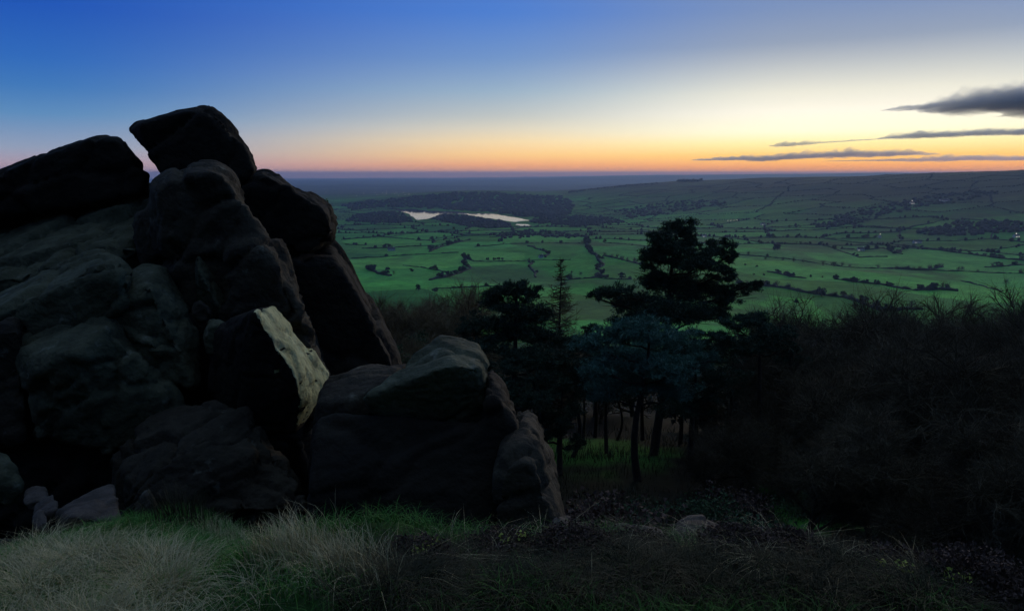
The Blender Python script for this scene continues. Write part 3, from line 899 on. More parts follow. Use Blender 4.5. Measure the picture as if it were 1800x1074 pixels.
for args in [
    ([(600, 456), (660, 453), (712, 449), (751, 447), (806, 445)], 1.4, 1.6, 1),
    ([(707, 467), (743, 471), (779, 478), (800, 480)], 1.3, 1.6, 2),
    ([(816, 453), (832, 460), (857, 460), (927, 459), (1003, 457)], 1.3, 1.6, 2),
    ([(757, 493), (790, 488), (812, 478), (827, 471), (816, 461), (818, 452)], 5, 7, 16, LF, (0.7, 1.2)),
    ([(770, 508), (835, 505), (900, 503)], 1.5, 1.8, 2),
    ([(928, 433), (947, 439), (960, 445), (958, 453)], 4, 5, 7, LF, (0.5, 0.9)),
    ([(927, 461), (936, 473), (943, 488)], 3.5, 4, 4, LF, (0.4, 0.7)),
    ([(636, 437), (690, 436), (712, 435), (768, 431), (807, 425)], 3, 4, 9),
    ([(757, 443), (793, 429), (824, 422)], 5, 7, 12, LF),
    ([(835, 434), (897, 429), (992, 428), (1030, 429)], 2, 2.5, 9),
    ([(733, 424), (790, 416), (830, 412)], 2, 3, 6),
    ([(1031, 421), (1034, 444), (1054, 450), (1057, 470), (1048, 487), (1070, 487)], 6, 7, 22, LF, (0.7, 1.25)),
    ([(1062, 427), (1123, 432), (1150, 434)], 1.5, 2, 1),
    ([(1062, 450), (1107, 461), (1130, 465)], 4, 5, 8, BR),
    ([(990, 493), (1048, 489), (1110, 492)], 1.8, 2, 4),
    ([(640, 470), (660, 478), (690, 485)], 5, 7, 12),
    ([(620, 420), (680, 417), (740, 410), (800, 404)], 2.5, 3, 6),
    ([(860, 418), (930, 414), (1000, 408)], 2.5, 3, 8),
    ([(1290, 448), (1360, 453), (1417, 460), (1490, 470), (1580, 473), (1700, 478), (1810, 481)], 1.6, 2, 14, BR, (0.7, 1.1)),
    ([(1440, 431), (1477, 442), (1510, 453), (1560, 452)], 2, 3, 5),
    ([(1477, 438), (1520, 440), (1550, 437), (1583, 447)], 4, 5, 12),
    ([(1575, 431), (1640, 438), (1700, 447), (1810, 461)], 6, 8, 20, LF, (0.7, 1.1)),
    ([(1353, 478), (1387, 487), (1415, 490)], 3, 4, 8, LF, (0.5, 0.9)),
    ([(1300, 500), (1367, 504), (1433, 517), (1480, 524), (1550, 547), (1620, 545)], 7, 9, 26, ('leafy', 'bare'), (0.8, 1.2)),
    ([(1466, 491), (1500, 496), (1550, 501), (1605, 511)], 4, 5, 9, LF, (0.6, 0.9)),
    ([(1613, 512), (1650, 510), (1682, 512)], 6, 7, 8, LF),
    ([(1688, 493), (1720, 502), (1756, 512)], 1.6, 2, 0),
    ([(1310, 420), (1400, 417), (1460, 420), (1540, 418)], 2.5, 3, 12),
    ([(1290, 404), (1360, 400), (1433, 401), (1530, 398), (1600, 404)], 2.5, 3, 9),
    ([(1560, 470), (1620, 474), (1660, 470)], 4, 5, 8, BR),
    ([(1730, 470), (1800, 466)], 3, 4, 5),
    ([(1240, 432), (1300, 430), (1380, 428), (1440, 431)], 3, 4, 10),
]:
    hedge(*args, label=HL.get(args[0][0]))
# lone field trees
for px, py, kd, s_ in [(724, 478, 'leafy', 0.9), (692, 483, 'bare', 0.9), (857, 458, 'leafy', 0.8), (869, 458, 'leafy', 0.8), (876, 458, 'leafy', 0.8), (883, 458, 'leafy', 0.75),
                       (813, 518, 'bare', 1.0), (735, 512, 'leafy', 1.1), (765, 514, 'leafy', 1.1), (1366, 440, 'leafy', 1.8), (1362, 441, 'leafy', 1.5), (1005, 482, 'bare', 1.0), (1020, 484, 'bare', 0.9),
                       (1345, 457, 'bare', 1.0), (1376, 458, 'bare', 1.1), (1394, 461, 'bare', 1.2), (1412, 462, 'bare', 1.0), (1447, 467, 'bare', 1.3), (1466, 469, 'bare', 1.2), (1494, 471, 'bare', 1.1),
                       (1634, 475, 'bare', 1.6), (1617, 475, 'bare', 1.3), (1690, 476, 'bare', 1.2), (1400, 535, 'leafy', 0.9), (1503, 541, 'leafy', 0.9), (1655, 508, 'bare', 1.7), (1665, 509, 'bare', 1.6), (1770, 500, 'bare', 1.4),
                       (1330, 470, 'leafy', 0.6), (1310, 467, 'leafy', 0.5), (1325, 484, 'leafy', 0.5), (1343, 485, 'leafy', 0.6), (1425, 488, 'leafy', 0.6), (1445, 489, 'bare', 0.6)]:
    p = ground(px, py)
    if p is not None:
        field_tree(p[0], p[1], kd, s_)
# hedges of the farther fields follow the field pattern
from mathutils.geometry import delaunay_2d_cdt
vts = [Vector(p) for p in FIELD if 1750 < math.hypot(*p) < 4700]
res = delaunay_2d_cdt(vts, [], [], 0, 1e-6)
tv, tf = res[0], res[2]
cen, emap = [], {}
for t_i, t in enumerate(tf):
    a, b_, c = [tv[k] for k in t]
    D = 2 * (a.x * (b_.y - c.y) + b_.x * (c.y - a.y) + c.x * (a.y - b_.y))
    ux = (a.length_squared * (b_.y - c.y) + b_.length_squared * (c.y - a.y) + c.length_squared * (a.y - b_.y)) / D
    uy = (a.length_squared * (c.x - b_.x) + b_.length_squared * (a.x - c.x) + c.length_squared * (b_.x - a.x)) / D
    cen.append((ux, uy))
    for k in range(3):
        emap.setdefault(tuple(sorted((t[k], t[(k + 1) % 3]))), []).append(t_i)
RESW = np.array([on_water(*p)[:2] for p in RES])
def near_water(x, y):
    return np.min(np.hypot(RESW[:, 0] - x, RESW[:, 1] - y)) < 130 or (3000 < math.hypot(x, y) < 4050 and -0.2 < x / y < 0.03)
cand = []
for e, ts in emap.items():
    if len(ts) != 2:
        continue
    a, b_ = np.array(cen[ts[0]]), np.array(cen[ts[1]])
    L = np.hypot(*(b_ - a))
    mid_ = (a + b_) / 2
    r_ = np.hypot(*mid_)
    s_ = mid_[0] / max(mid_[1], 1)
    if 40 < L < 400 and 1950 < r_ < 4600 and -0.27 < s_ < 0.8 and not near_water(*mid_):
        cand.append((r_, a, b_))
cand.sort(key=lambda t: t[0])
far_parts = []
nh = 0
def lump(g, x, y, z, rx, rz_):
    th = np.arange(5) * 1.2566 + g.uniform(0, 1)
    v = [(x + math.cos(t) * rx * g.uniform(.7, 1.2), y + math.sin(t) * rx * g.uniform(.7, 1.2), z - 0.5) for t in th]
    v += [(x + math.cos(t + .6) * rx * g.uniform(.6, 1.05), y + math.sin(t + .6) * rx * g.uniform(.6, 1.05), z + rz_ * g.uniform(.45, .75)) for t in th]
    v += [(x + g.uniform(-.3, .3) * rx, y + g.uniform(-.3, .3) * rx, z + rz_)]
    f = []
    for k in range(5):
        k2 = (k + 1) % 5
        f += [(k, k2, 5 + k), (k2, 5 + k2, 5 + k), (5 + k, 5 + k2, 10)]
    return np.array(v), np.array(f)
def lumps_obj(name, label, cat, pts, rx, rz_, mat, seed, kind='stuff'):
    g = np.random.default_rng(seed)
    parts = []
    zs_ = height(np.array([p[0] for p in pts]), np.array([p[1] for p in pts]))
    for (x, y), z in zip(pts, zs_):
        s_ = g.uniform(0.6, 1.25)
        v, f = lump(g, x, y, z, rx * s_, rz_ * s_ * g.uniform(0.8, 1.2))
        parts.append((v, f, 0))
    v, f, mi = join(parts)
    return tag(link(name, mesh_np(name, v, f, 3), mat), label, cat, kind=kind)
far_pts, far_tree = [], []
for r_, a, b_ in cand:
    if rng.random() < 0.12:
        continue
    if r_ < 2900 and nh < 110:
        z0, z1 = hz(*a), hz(*b_)
        hedge(None, 2.2 if rng.random() < .7 else 4.5, 3.0, 0, world=[np.array((*a, z0)), np.array((*b_, z1))])
        nh += 1
        for _ in range(int(rng.integers(3, 11))):
            p = a + (b_ - a) * rng.random()
            far_tree.append((p[0] + rng.normal() * 4, p[1] + rng.normal() * 4))
    else:
        L = np.hypot(*(b_ - a))
        for k in np.arange(0, L, 9):
            p = a + (b_ - a) * k / L
            far_pts.append((p[0] + rng.normal() * 2, p[1] + rng.normal() * 2))
            if rng.random() < 0.3:
                far_pts.append((p[0] + rng.normal() * 9, p[1] + rng.normal() * 9))
lumps_obj('far_hedgerows', 'dark lines of distant hedgerows across the hazy hillside fields', 'hedgerows', far_pts, 3.0, 3.6, M['wood'], 5)
lumps_obj('far_trees', 'scattered small dark trees along the farther valley hedges', 'trees', far_tree, 4.2, 8.5, M['wood'], 6)
# woods traced as patches on the ground
def in_poly(px, py, poly):
    c = False
    j = len(poly) - 1
    for i in range(len(poly)):
        xi, yi = poly[i]
        xj, yj = poly[j]
        if (yi > py) != (yj > py) and px < (xj - xi) * (py - yi) / (yj - yi) + xi:
            c = not c
        j = i
    return c
def wood(label, poly, n, rx, rz_, seed):
    g = np.random.default_rng(seed)
    xs, ys = [p[0] for p in poly], [p[1] for p in poly]
    cand_ = []
    while len(cand_) < n:
        px, py = g.uniform(min(xs), max(xs)), g.uniform(min(ys), max(ys))
        if in_poly(px, py, poly) and not in_poly(px, py, RES):
            cand_.append((px, py))
    pts = ground_many(cand_)
    return lumps_obj('woodland', label, 'woodland', pts, rx, rz_, M['wood'], seed)
wood('dark wood along the far shore of the reservoir', [(600, 362), (640, 355), (700, 350), (740, 345), (800, 340), (860, 339), (920, 343), (990, 345), (1010, 360), (1000, 378), (960, 384), (925, 382), (890, 377), (860, 373), (820, 371), (760, 368), (720, 365), (680, 364), (620, 370)], 2000, 12, 12, 31)
wood('dark wooded spit between the two arms of the reservoir', [(758, 386), (770, 380), (790, 377), (830, 381), (870, 388), (898, 393), (900, 400), (860, 402), (820, 398), (790, 392)], 520, 8, 8, 32)
wood('dark wood at the near end of the reservoir', [(620, 380), (650, 374), (690, 372), (705, 374), (722, 384), (728, 389), (700, 393), (640, 391), (610, 390)], 460, 8, 8, 33)
wood('dark wood around the small ponds', [(930, 390), (950, 384), (1010, 380), (1080, 384), (1100, 392), (1040, 398), (1000, 400), (990, 396), (960, 394), (945, 394)], 480, 8, 9, 34)
wood('long strip of dark wood climbing the hazy hillside', [(1080, 372), (1140, 360), (1220, 352), (1290, 356), (1240, 366), (1180, 376), (1110, 384)], 240, 9, 9, 35)
wood('dark scattered wood below the highest ridge', [(1420, 392), (1500, 372), (1600, 350), (1700, 336), (1760, 338), (1700, 352), (1640, 362), (1560, 378), (1500, 396), (1440, 402)], 300, 8, 8, 36)
wood('dark belt of wood along the foot of the hill', [(1600, 410), (1680, 392), (1790, 388), (1810, 405), (1760, 412), (1660, 416)], 220, 8, 9, 37)
wood('wood clump standing on the hazy skyline ridge', [(1190, 318.6), (1210, 317.6), (1235, 317.4), (1236, 319.4), (1190, 320)], 60, 9, 14, 38)
wood('thin tree line along the skyline ridge', [(1000, 337), (1060, 330), (1100, 326.2), (1160, 321.5), (1160, 323), (1100, 328), (1060, 332), (1000, 340)], 150, 8, 8, 39)
wood('dark copses in the hazy fields past the bare larch', [(860, 412), (900, 408), (935, 404), (990, 409), (1030, 412), (1010, 420), (960, 418), (890, 420)], 120, 6, 6, 40)
# farms
def farm(px, py, label, w=9, l=16, h=5, rot=0.3, lit=0):
    p = ground(px, py)
    if p is None:
        return
    root = empty('farmhouse', p)
    root.rotation_euler = (0, 0, rot)
    z0 = -1.0
    v = [(-l / 2, -w / 2, z0), (l / 2, -w / 2, z0), (l / 2, w / 2, z0), (-l / 2, w / 2, z0), (-l / 2, -w / 2, h), (l / 2, -w / 2, h), (l / 2, w / 2, h), (-l / 2, w / 2, h), (-l / 2, 0, h + w * .42), (l / 2, 0, h + w * .42)]
    me = bpy.data.meshes.new('wall')
    me.from_pydata(v, [], [(0, 1, 5, 4), (1, 2, 6, 9, 5), (2, 3, 7, 6), (3, 0, 4, 8, 7)])
    link('wall', me, M['wall'], root)
    e = 0.4
    bm = bmesh.new()
    for s_ in (-1, 1):
        a = [(-l / 2 - e, s_ * (w / 2 + e), h - e * .8), (l / 2 + e, s_ * (w / 2 + e), h - e * .8), (l / 2 + e, 0, h + w * .42 + .1), (-l / 2 - e, 0, h + w * .42 + .1)]
        lo = [bm.verts.new(q_) for q_ in a]
        hi = [bm.verts.new((q_[0], q_[1], q_[2] + 0.3)) for q_ in a]
        bm.faces.new(lo)
        bm.faces.new(hi)
        for k in range(4):
            bm.faces.new((lo[k], lo[(k + 1) % 4], hi[(k + 1) % 4], hi[k]))
    bmesh.ops.recalc_face_normals(bm, faces=bm.faces[:])
    me = bpy.data.meshes.new('roof')
    bm.to_mesh(me)
    bm.free()
    rf_ = link('roof', me, M['roof'], root)
    link('chimney', box_mesh('chimney', (l * .3, -.6, h + w * .3), (l * .3 + 1.2, .6, h + w * .42 + 1.6)), M['wall'], rf_)
    for k in range(3):
        x = -l / 3 + k * l / 3
        link('window', box_mesh('window', (x - .7, -w / 2 - .06, 1.0), (x + .7, -w / 2 + .1, 2.6)), M['glow'] if k < lit else M['roof'], root)
    return tag(root, label, 'house')
farm(688, 441, 'white gabled farmhouse beside a hedge with russet trees', 9, 18, 5, 0.2)
farm(951, 453.5, 'tiny white barn beside the curved hedge', 7, 9, 4, 0.5)
farm(1513, 441, 'pale farmhouse half hidden in the hedge trees', 9, 16, 5, -0.2, 1)
farm(1612, 428, 'bluish roofed farm in the dark belt of trees', 10, 22, 5, 0.1, 1)
farm(1341, 396, 'pale farmhouse on the slope past the row of yard lamps', 9, 16, 5, 0.4, 1)
farm(1546, 418, 'white gabled house by the bright lane lamp', 8, 12, 5, 1.2, 2)
farm(1603, 359, 'lone lit farmhouse high on the hillside', 9, 16, 5, 0.1, 3)
farm(1660, 355, 'long pale farm high on the hillside', 10, 40, 5, 0.1, 1)
farm(1786, 418, 'lit farmhouse at the foot of the hill wood', 9, 16, 5, 0.3, 3)
farm(1040, 386, 'white boathouse near the small pond', 8, 20, 5, 0.0, 1)
farm(1238, 417, 'white cottage glimpsed beside the tall pine crown', 8, 12, 5, 0.3, 1)
def yard_lamp(px, py, label, grp=None, r=0.9, hgt=6):
    p = ground(px, py)
    if p is None:
        return
    root = empty('lamp_post', p)
    v, f = tubes([(0, 0, -0.5, 0, 0, hgt, 0.14, 0.1)], 6)
    link('post', mesh_np('post', v, f, 4), M['roof'], root)
    bm = bmesh.new()
    bmesh.ops.create_icosphere(bm, subdivisions=2, radius=r)
    bmesh.ops.translate(bm, verts=bm.verts[:], vec=(0, 0, hgt))
    me = bpy.data.meshes.new('lamp')
    bm.to_mesh(me)
    bm.free()
    link('lamp', me, M['glow'], root)
    return tag(root, label, 'lamp', grp)
for k in range(4):
    yard_lamp(1279 + k * 5.5, 391 - k * 0.3, 'tiny lit yard lamp in the row of four on the hillside', 'row of yard lamps')
yard_lamp(1547, 415, 'bright lamp by the white gabled house')
yard_lamp(1786, 415, 'bright lamp beside the lit farmhouse at the hill foot', None, 1.2)
yard_lamp(1603, 356, 'bright lamp by the lone farmhouse high on the hillside', None, 1.4)
# lights of the far town on the plain
for k in range(26):
    px, py = rng.uniform(525, 720), rng.uniform(338, 347)
    yard_lamp(px, py, 'tiny town lamp glinting on the far blue plain', 'lights of the far town', rng.uniform(0.7, 1.7), 9)

# ------------------------------------------------------------------ trees on the slope below
def tuft_cloud(g, centers, radii, n_each, blade, wid):
    """needle tufts: each a spray of thin blades, gathered in flattened clumps"""
    vs = []
    for c, rad, n in zip(centers, radii, n_each):
        nsub = max(5, int(n / 26))
        sub = g.normal(size=(nsub, 3))
        sub /= np.linalg.norm(sub, axis=1)[:, None]
        sub = c + sub * (g.random((nsub, 1)) ** 0.45) * rad
        k = g.integers(0, nsub, n)
        p = sub[k] + g.normal(size=(n, 3)) * np.array(rad) * 0.14
        for _ in range(7):
            d = g.normal(size=(n, 3))
            d[:, 2] += 0.35
            d /= np.linalg.norm(d, axis=1)[:, None]
            w = np.cross(d, g.normal(size=(n, 3)))
            w /= np.linalg.norm(w, axis=1)[:, None] + 1e-9
            L = blade * g.uniform(0.6, 1.2, (n, 1))
            vs.append(np.stack([p + w * wid, p - w * wid, p + d * L], 1))
    v = np.concatenate(vs).reshape(-1, 3)
    return v, np.arange(len(v)).reshape(-1, 3)
def pine(name, label, base, clouds, seed, mat, dist, group=None, dens=1.0, r0=0.24, lean=0.0):
    """clouds: (px, py, rx_px, ry_px) foliage clumps at the tree's own distance"""
    g = np.random.default_rng(seed)
    x0, y0 = P(base[0], base[1], dist)[:2]
    z0 = hz(x0, y0)
    org = np.array((x0, y0, z0 - 0.3))
    root = empty(name, org)
    C, Rd, N = [], [], []
    mpp = dist / 1200
    for px, py, rx, ry in clouds:
        c = P(px, py, dist + g.uniform(-1, 1) * min(1.8, rx * mpp * 1.2))
        C.append(c - org)
        Rd.append(np.array((rx * mpp, rx * mpp * 0.85, ry * mpp)))
        N.append(int(dens * max(200, 1150 * rx * ry * mpp * mpp)))
    top = max(C, key=lambda c: c[2])
    segs, prev, nst = [], np.zeros(3), 9
    bend = g.normal(size=2) * 0.25
    path = []
    for k in range(nst + 1):
        t = k / nst
        p = np.array((top[0] * t ** 1.4 + bend[0] * math.sin(t * 5), top[1] * t ** 1.4 + bend[1] * math.sin(t * 4), top[2] * t))
        path.append(p)
        if k:
            segs.append((*prev, *p, r0 * (1 - 0.8 * (t - 1 / nst)), r0 * (1 - 0.8 * t)))
        prev = p
    v, f = tubes(segs, 8)
    link('trunk', mesh_np('trunk', v, f, 4, smooth=True), M['bark'], root)
    ls = []
    for c, rad in zip(C, Rd):
        zt = np.clip(c[2] - 0.5 * np.hypot(c[0], c[1]) * 0.5 - 0.3, top[2] * 0.3, top[2] * 0.97)
        t = zt / top[2]
        i = min(int(t * nst), nst - 1)
        a = path[i] + (path[i + 1] - path[i]) * (t * nst - i)
        q0 = a
        rr_ = 0.085 * (1 - 0.5 * t)
        for k in range(1, 5):
            u = k / 4
            q1 = a + (c - a) * u + np.array((0, 0, -0.18 * math.sin(u * 3.1))) + g.normal(size=3) * 0.06
            ls.append((*q0, *q1, rr_ * (1 - .18 * (k - 1)), rr_ * (1 - .18 * k)))
            if k >= 2:
                for _ in range(5):
                    e = c + g.normal(size=3) * rad * 0.6
                    ls.append((*q1, *(q1 + (e - q1) * 0.9), 0.022, 0.008))
            q0 = q1
    v, f = tubes(ls, 4)
    link('limbs', mesh_np('limbs', v, f, 4), M['bark'], root)
    v, f = tuft_cloud(g, C, Rd, N, 0.20, 0.020)
    link('crown', mesh_np('crown', v, f, 3), mat, root)
    return tag(root, label, 'tree', group)
PG = 'pines below the crag'
pine('scots_pine', 'tall dark Scots pine with a domed crown rising clear of the valley fields', (1148, 800),
     [(1196, 402, 34, 20), (1172, 424, 34, 20), (1212, 428, 22, 20), (1150, 452, 34, 20), (1196, 456, 40, 22), (1150, 486, 36, 20), (1264, 436, 30, 18), (1240, 462, 34, 20), (1284, 452, 18, 14), (1272, 482, 26, 16),
      (1190, 500, 60, 26), (1240, 510, 40, 22), (1080, 512, 36, 15), (1052, 522, 18, 10), (1118, 530, 46, 20), (1310, 508, 26, 11), (1282, 520, 28, 14), (1190, 545, 66, 28), (1250, 548, 44, 18), (1120, 562, 50, 22), (1330, 498, 9, 6)], 101, M['needles'], 40, PG, 1.0, 0.30)
pine('scots_pine', 'flat-topped dark pine between the russet scrub and the bare larch', (905, 800),
     [(905, 507, 38, 15), (870, 516, 28, 14), (932, 516, 24, 14), (890, 540, 48, 20), (940, 552, 36, 20), (850, 566, 42, 17), (822, 582, 26, 13), (900, 580, 60, 24), (960, 590, 40, 20), (850, 606, 44, 18), (920, 628, 60, 24), (980, 630, 36, 20)], 102, M['needles'], 37, PG, 1.0, 0.26)
pine('scots_pine', 'bushy bluish-green pine in front of the tall domed pine', (1125, 800),
     [(1080, 588, 50, 20), (1130, 580, 54, 22), (1040, 606, 36, 18), (1190, 600, 50, 24), (1100, 625, 70, 26), (1050, 645, 44, 20), (1170, 645, 60, 26), (1230, 630, 36, 18), (1120, 670, 70, 24), (1060, 684, 40, 18), (1190, 684, 44, 18)], 103, M['needles_blue'], 32, PG, 1.0, 0.22)
pine('scots_pine', 'shaded pine with a slim trunk beside the mossy clearing', (1005, 792),
     [(1000, 610, 36, 16), (985, 640, 40, 18), (1025, 645, 34, 18), (960, 668, 40, 18), (1010, 678, 44, 18), (940, 690, 32, 14)], 104, M['needles'], 41, PG, 0.9, 0.16)
pine('scots_pine', 'shaded pine standing in the middle of the mossy clearing', (1067, 795),
     [(1066, 640, 34, 16), (1045, 668, 34, 16), (1090, 672, 34, 16), (1064, 694, 40, 14)], 105, M['needles'], 43, PG, 0.9, 0.15)
pine('scots_pine', 'thin shaded pine at the back of the mossy clearing', (1024, 770),
     [(1026, 630, 28, 14), (1010, 655, 26, 14), (1042, 660, 26, 14), (1026, 684, 30, 12)], 106, M['needles'], 50, PG, 0.9, 0.13)
pine('scots_pine', 'short thin pine leaning over the mossy clearing', (1082, 765),
     [(1084, 645, 24, 12), (1098, 668, 24, 12), (1075, 680, 24, 12)], 107, M['needles'], 50, PG, 0.9, 0.12)
pine('scots_pine', 'sparse dark pine with a bare lower trunk among the leafless trees', (1342, 800),
     [(1330, 560, 40, 14), (1290, 572, 36, 12), (1372, 580, 36, 12), (1340, 598, 50, 16), (1300, 612, 40, 14), (1260, 590, 30, 12), (1385, 612, 26, 10)], 108, M['needles'], 33, PG, 0.8, 0.2)
pine('scots_pine', 'broad shaded pine whose crown merges with the bluish pine', (1215, 800),
     [(1225, 600, 44, 18), (1260, 625, 44, 18), (1210, 640, 44, 20), (1275, 660, 40, 16), (1235, 690, 50, 18), (1190, 720, 40, 14)], 109, M['needles'], 36, PG, 0.9, 0.2)

for i, (px, by, ty, d_, w, lb) in enumerate([
    (840, 790, 600, 46, 46, 'shaded pine behind the peaked crest block'), (955, 790, 590, 47, 44, 'shaded pine below the bare larch'), (1045, 790, 570, 52, 40, 'shaded pine on the far side of the mossy clearing'),
    (1130, 790, 590, 50, 46, 'shaded pine behind the bluish-green pine'), (1195, 790, 600, 46, 44, 'shaded pine close behind the tall domed pine'), (1285, 790, 585, 44, 46, 'shaded pine between the domed pine and the leafless trees'),
    (1390, 780, 600, 42, 40, 'small shaded pine half lost among the leafless trees'), (900, 800, 640, 34, 50, 'low bushy pine beside the shoulder boulder'), (985, 800, 660, 33, 40, 'young dark pine at the edge of the mossy clearing')]):
    gg = np.random.default_rng(700 + i)
    cl = [(px + gg.normal() * 4, ty + 10, w * .5, 11)]
    for k in range(11):
        t = (k + 1) / 12
        cl.append((px + gg.uniform(-1, 1) * w * (0.6 + .5 * t), ty + 16 + t * 105 + gg.normal() * 6, w * gg.uniform(.45, .8), gg.uniform(10, 17)))
    pine('scots_pine', lb, (px, by), cl, 720 + i, M['needles'], d_, PG, 0.7, 0.17)
def larch(name, label, px, base_py, top_py, dist, seed, width=0.2):
    g = np.random.default_rng(seed)
    x0, y0 = P(px, base_py, dist)[:2]
    z0 = hz(x0, y0)
    H = P(px, top_py, dist)[2] - z0
    root = empty(name, (x0, y0, z0 - 0.2))
    seg = [(0, 0, H * k / 10, g.normal() * .03, g.normal() * .03, H * (k + 1) / 10, 0.16 * (1 - k / 10.5), 0.16 * (1 - (k + 1) / 10.5)) for k in range(10)]
    v, f = tubes(seg, 6)
    link('trunk', mesh_np('trunk', v, f, 4), M['bark'], root)
    ls = []
    for k in range(400):
        t = g.uniform(0.25, 0.99)
        L = H * width * (1.02 - t) * g.uniform(0.5, 1.2) + 0.1
        a = g.uniform(0, 6.283)
        d = np.array((math.cos(a), math.sin(a), g.uniform(-0.25, 0.3)))
        p = np.array((0, 0, H * t))
        for j in range(3):
            q_ = p + d * L / 3
            d = d + np.array((0, 0, 0.08)) + g.normal(size=3) * 0.1
            ls.append((*p, *q_, 0.032 - .008 * j, 0.024 - .008 * j))
            for _ in range(4):
                e = q_ + (d + g.normal(size=3) * 0.7) * L * 0.22
                ls.append((*q_, *e, 0.013, 0.006))
            p = q_
    v, f = tubes(ls, 3)
    link('branches', mesh_np('branches', v, f, 4), M['twig'], root)
    return tag(root, label, 'tree')
larch('bare_larch', 'bare conical larch with a straight spire against the green fields', 981, 800, 446, 44, 201, 0.21)

# leafless trees: three grown shapes, copied
def bare_tree(seed, h, spread, depth=4):
    g = np.random.default_rng(seed)
    segs = []
    branch_segs(g, np.zeros(3), np.array((g.normal() * .1, g.normal() * .1, 1.0)), h * 0.42, h * 0.02, depth, spread, segs, 0.10, 3, 0.3, 0.62)
    s = np.array(segs)
    big = s[:, 6] > h * 0.009
    v1, f1 = tubes(s[big], 6)
    s2 = s[~big]
    s2[:, 6:8] = np.maximum(s2[:, 6:8], 0.0055)
    v2, f2 = tubes(s2, 3)
    f2 = quads_to_tris(f2)
    tip = s2[s2[:, 6] < h * 0.0032]
    if len(tip) > 9000:
        tip = tip[g.choice(len(tip), 9000, False)]
    tw = []
    for _ in range(3):
        d = tip[:, 3:6] - tip[:, :3]
        d /= np.linalg.norm(d, axis=1)[:, None] + 1e-9
        d = d + g.normal(size=d.shape) * 0.6
        L = g.uniform(0.15, 0.5, (len(tip), 1))
        w = np.cross(d, g.normal(size=d.shape))
        w /= np.linalg.norm(w, axis=1)[:, None] + 1e-9
        b0 = tip[:, 3:6]
        tw.append(np.stack([b0 + w * .005, b0 - w * .005, b0 + d * L], 1))
    tv_ = np.concatenate(tw).reshape(-1, 3)
    f2 = np.concatenate([f2, np.arange(len(tv_)).reshape(-1, 3) + len(v2)])
    v2 = np.concatenate([v2, tv_])
    return mesh_np('trunk', v1, f1, 4), mesh_np('branches', v2, f2, 3)
BT = [bare_tree(301, 8.0, 0.62), bare_tree(302, 7.0, 0.75), bare_tree(303, 9.0, 0.55), bare_tree(304, 6.0, 0.85)]
for a, b_ in BT:
    a.materials.append(M['bark'])
    b_.materials.append(M['twig'])
def place_bare(px, dist, top_py, label, grp, k, lean=(0, 0), mat=None):
    x0, y0 = P(px, 700, dist)[:2]
    z0 = hz(x0, y0)
    H = max(2.0, P(px, top_py, dist)[2] - z0)
    me_t, me_b = BT[k]
    zs = np.zeros(len(me_b.vertices) * 3, np.float32)
    me_b.vertices.foreach_get('co', zs)
    hh = float(np.percentile(zs.reshape(-1, 3)[:, 2], 99.5))
    root = empty('bare_tree', (x0, y0, z0 - 0.2))
    root.rotation_euler = (lean[0], lean[1], random.uniform(0, 6.28))
    s_ = H / hh
    root.scale = (s_ * 1.1, s_ * 1.1, s_)
    for nm, me in (('trunk', me_t), ('branches', me_b)):
        o = bpy.data.objects.new(nm, me)
        col.objects.link(o)
        o.parent = root
    return tag(root, label, 'tree', grp)
BG = 'leafless trees on the dark slope'
spots = []
for px, d_, ty in [(1300, 46, 590), (1345, 52, 575), (1385, 44, 572), (1420, 56, 560), (1465, 42, 570), (1500, 60, 553), (1540, 44, 562), (1580, 54, 548), (1625, 42, 556), (1665, 58, 545), (1700, 44, 548), (1745, 52, 538), (1790, 42, 540),
                     (1840, 46, 525), (1440, 32, 640), (1520, 30, 630), (1600, 28, 620), (1690, 30, 610), (1770, 27, 600), (1380, 33, 660), (1480, 70, 553), (1620, 72, 548), (1740, 76, 535), (1320, 30, 720), (1250, 30, 750), (1850, 30, 590),
                     (1560, 20, 740), (1700, 19, 720), (1440, 21, 770), (1790, 18, 700)]:
    place_bare(px, d_, ty, 'leafless twiggy tree tangled with its neighbours on the dark slope', BG, random.randrange(4))
place_bare(1720, 34, 512, 'leaning dead larch with a long dark bough over the leafless trees', None, 2, (0.2, 0.5))
SCRUB = {}
# russet scrub and shrubs beside the buttress
for i, (px, d_, ty) in enumerate([(690, 62, 512), (715, 66, 522), (745, 58, 540), (770, 60, 545), (700, 52, 562), (735, 50, 570), (790, 56, 562), (665, 58, 535), (680, 70, 520), (725, 72, 528)]):
    o = place_bare(px, d_, ty, 'russet leafless scrub bush between the black buttress and the flat-topped pine', 'russet scrub by the buttress', i % 4)
    for ch in [c for c in o.children if c.name.startswith('branches')]:
        if SCRUB.get(ch.data.name) is None:
            me = ch.data.copy()
            me.materials.clear()
            me.materials.append(M['scrub'])
            SCRUB[ch.data.name] = me
        ch.data = SCRUB[ch.data.name]
for i in range(64):
    d_ = rng.uniform(56, 190)
    px = rng.uniform(790, 1830)
    x0, y0 = P(px, 600, d_)[:2]
    o = field_tree(x0, y0, 'leafy' if i % 3 else 'bare', rng.uniform(0.55, 0.95), 'dim tree in the dark wood on the lower slope beyond the pines')
    o.name = 'slope_tree'
    o['group'] = 'dark wood on the lower slope'
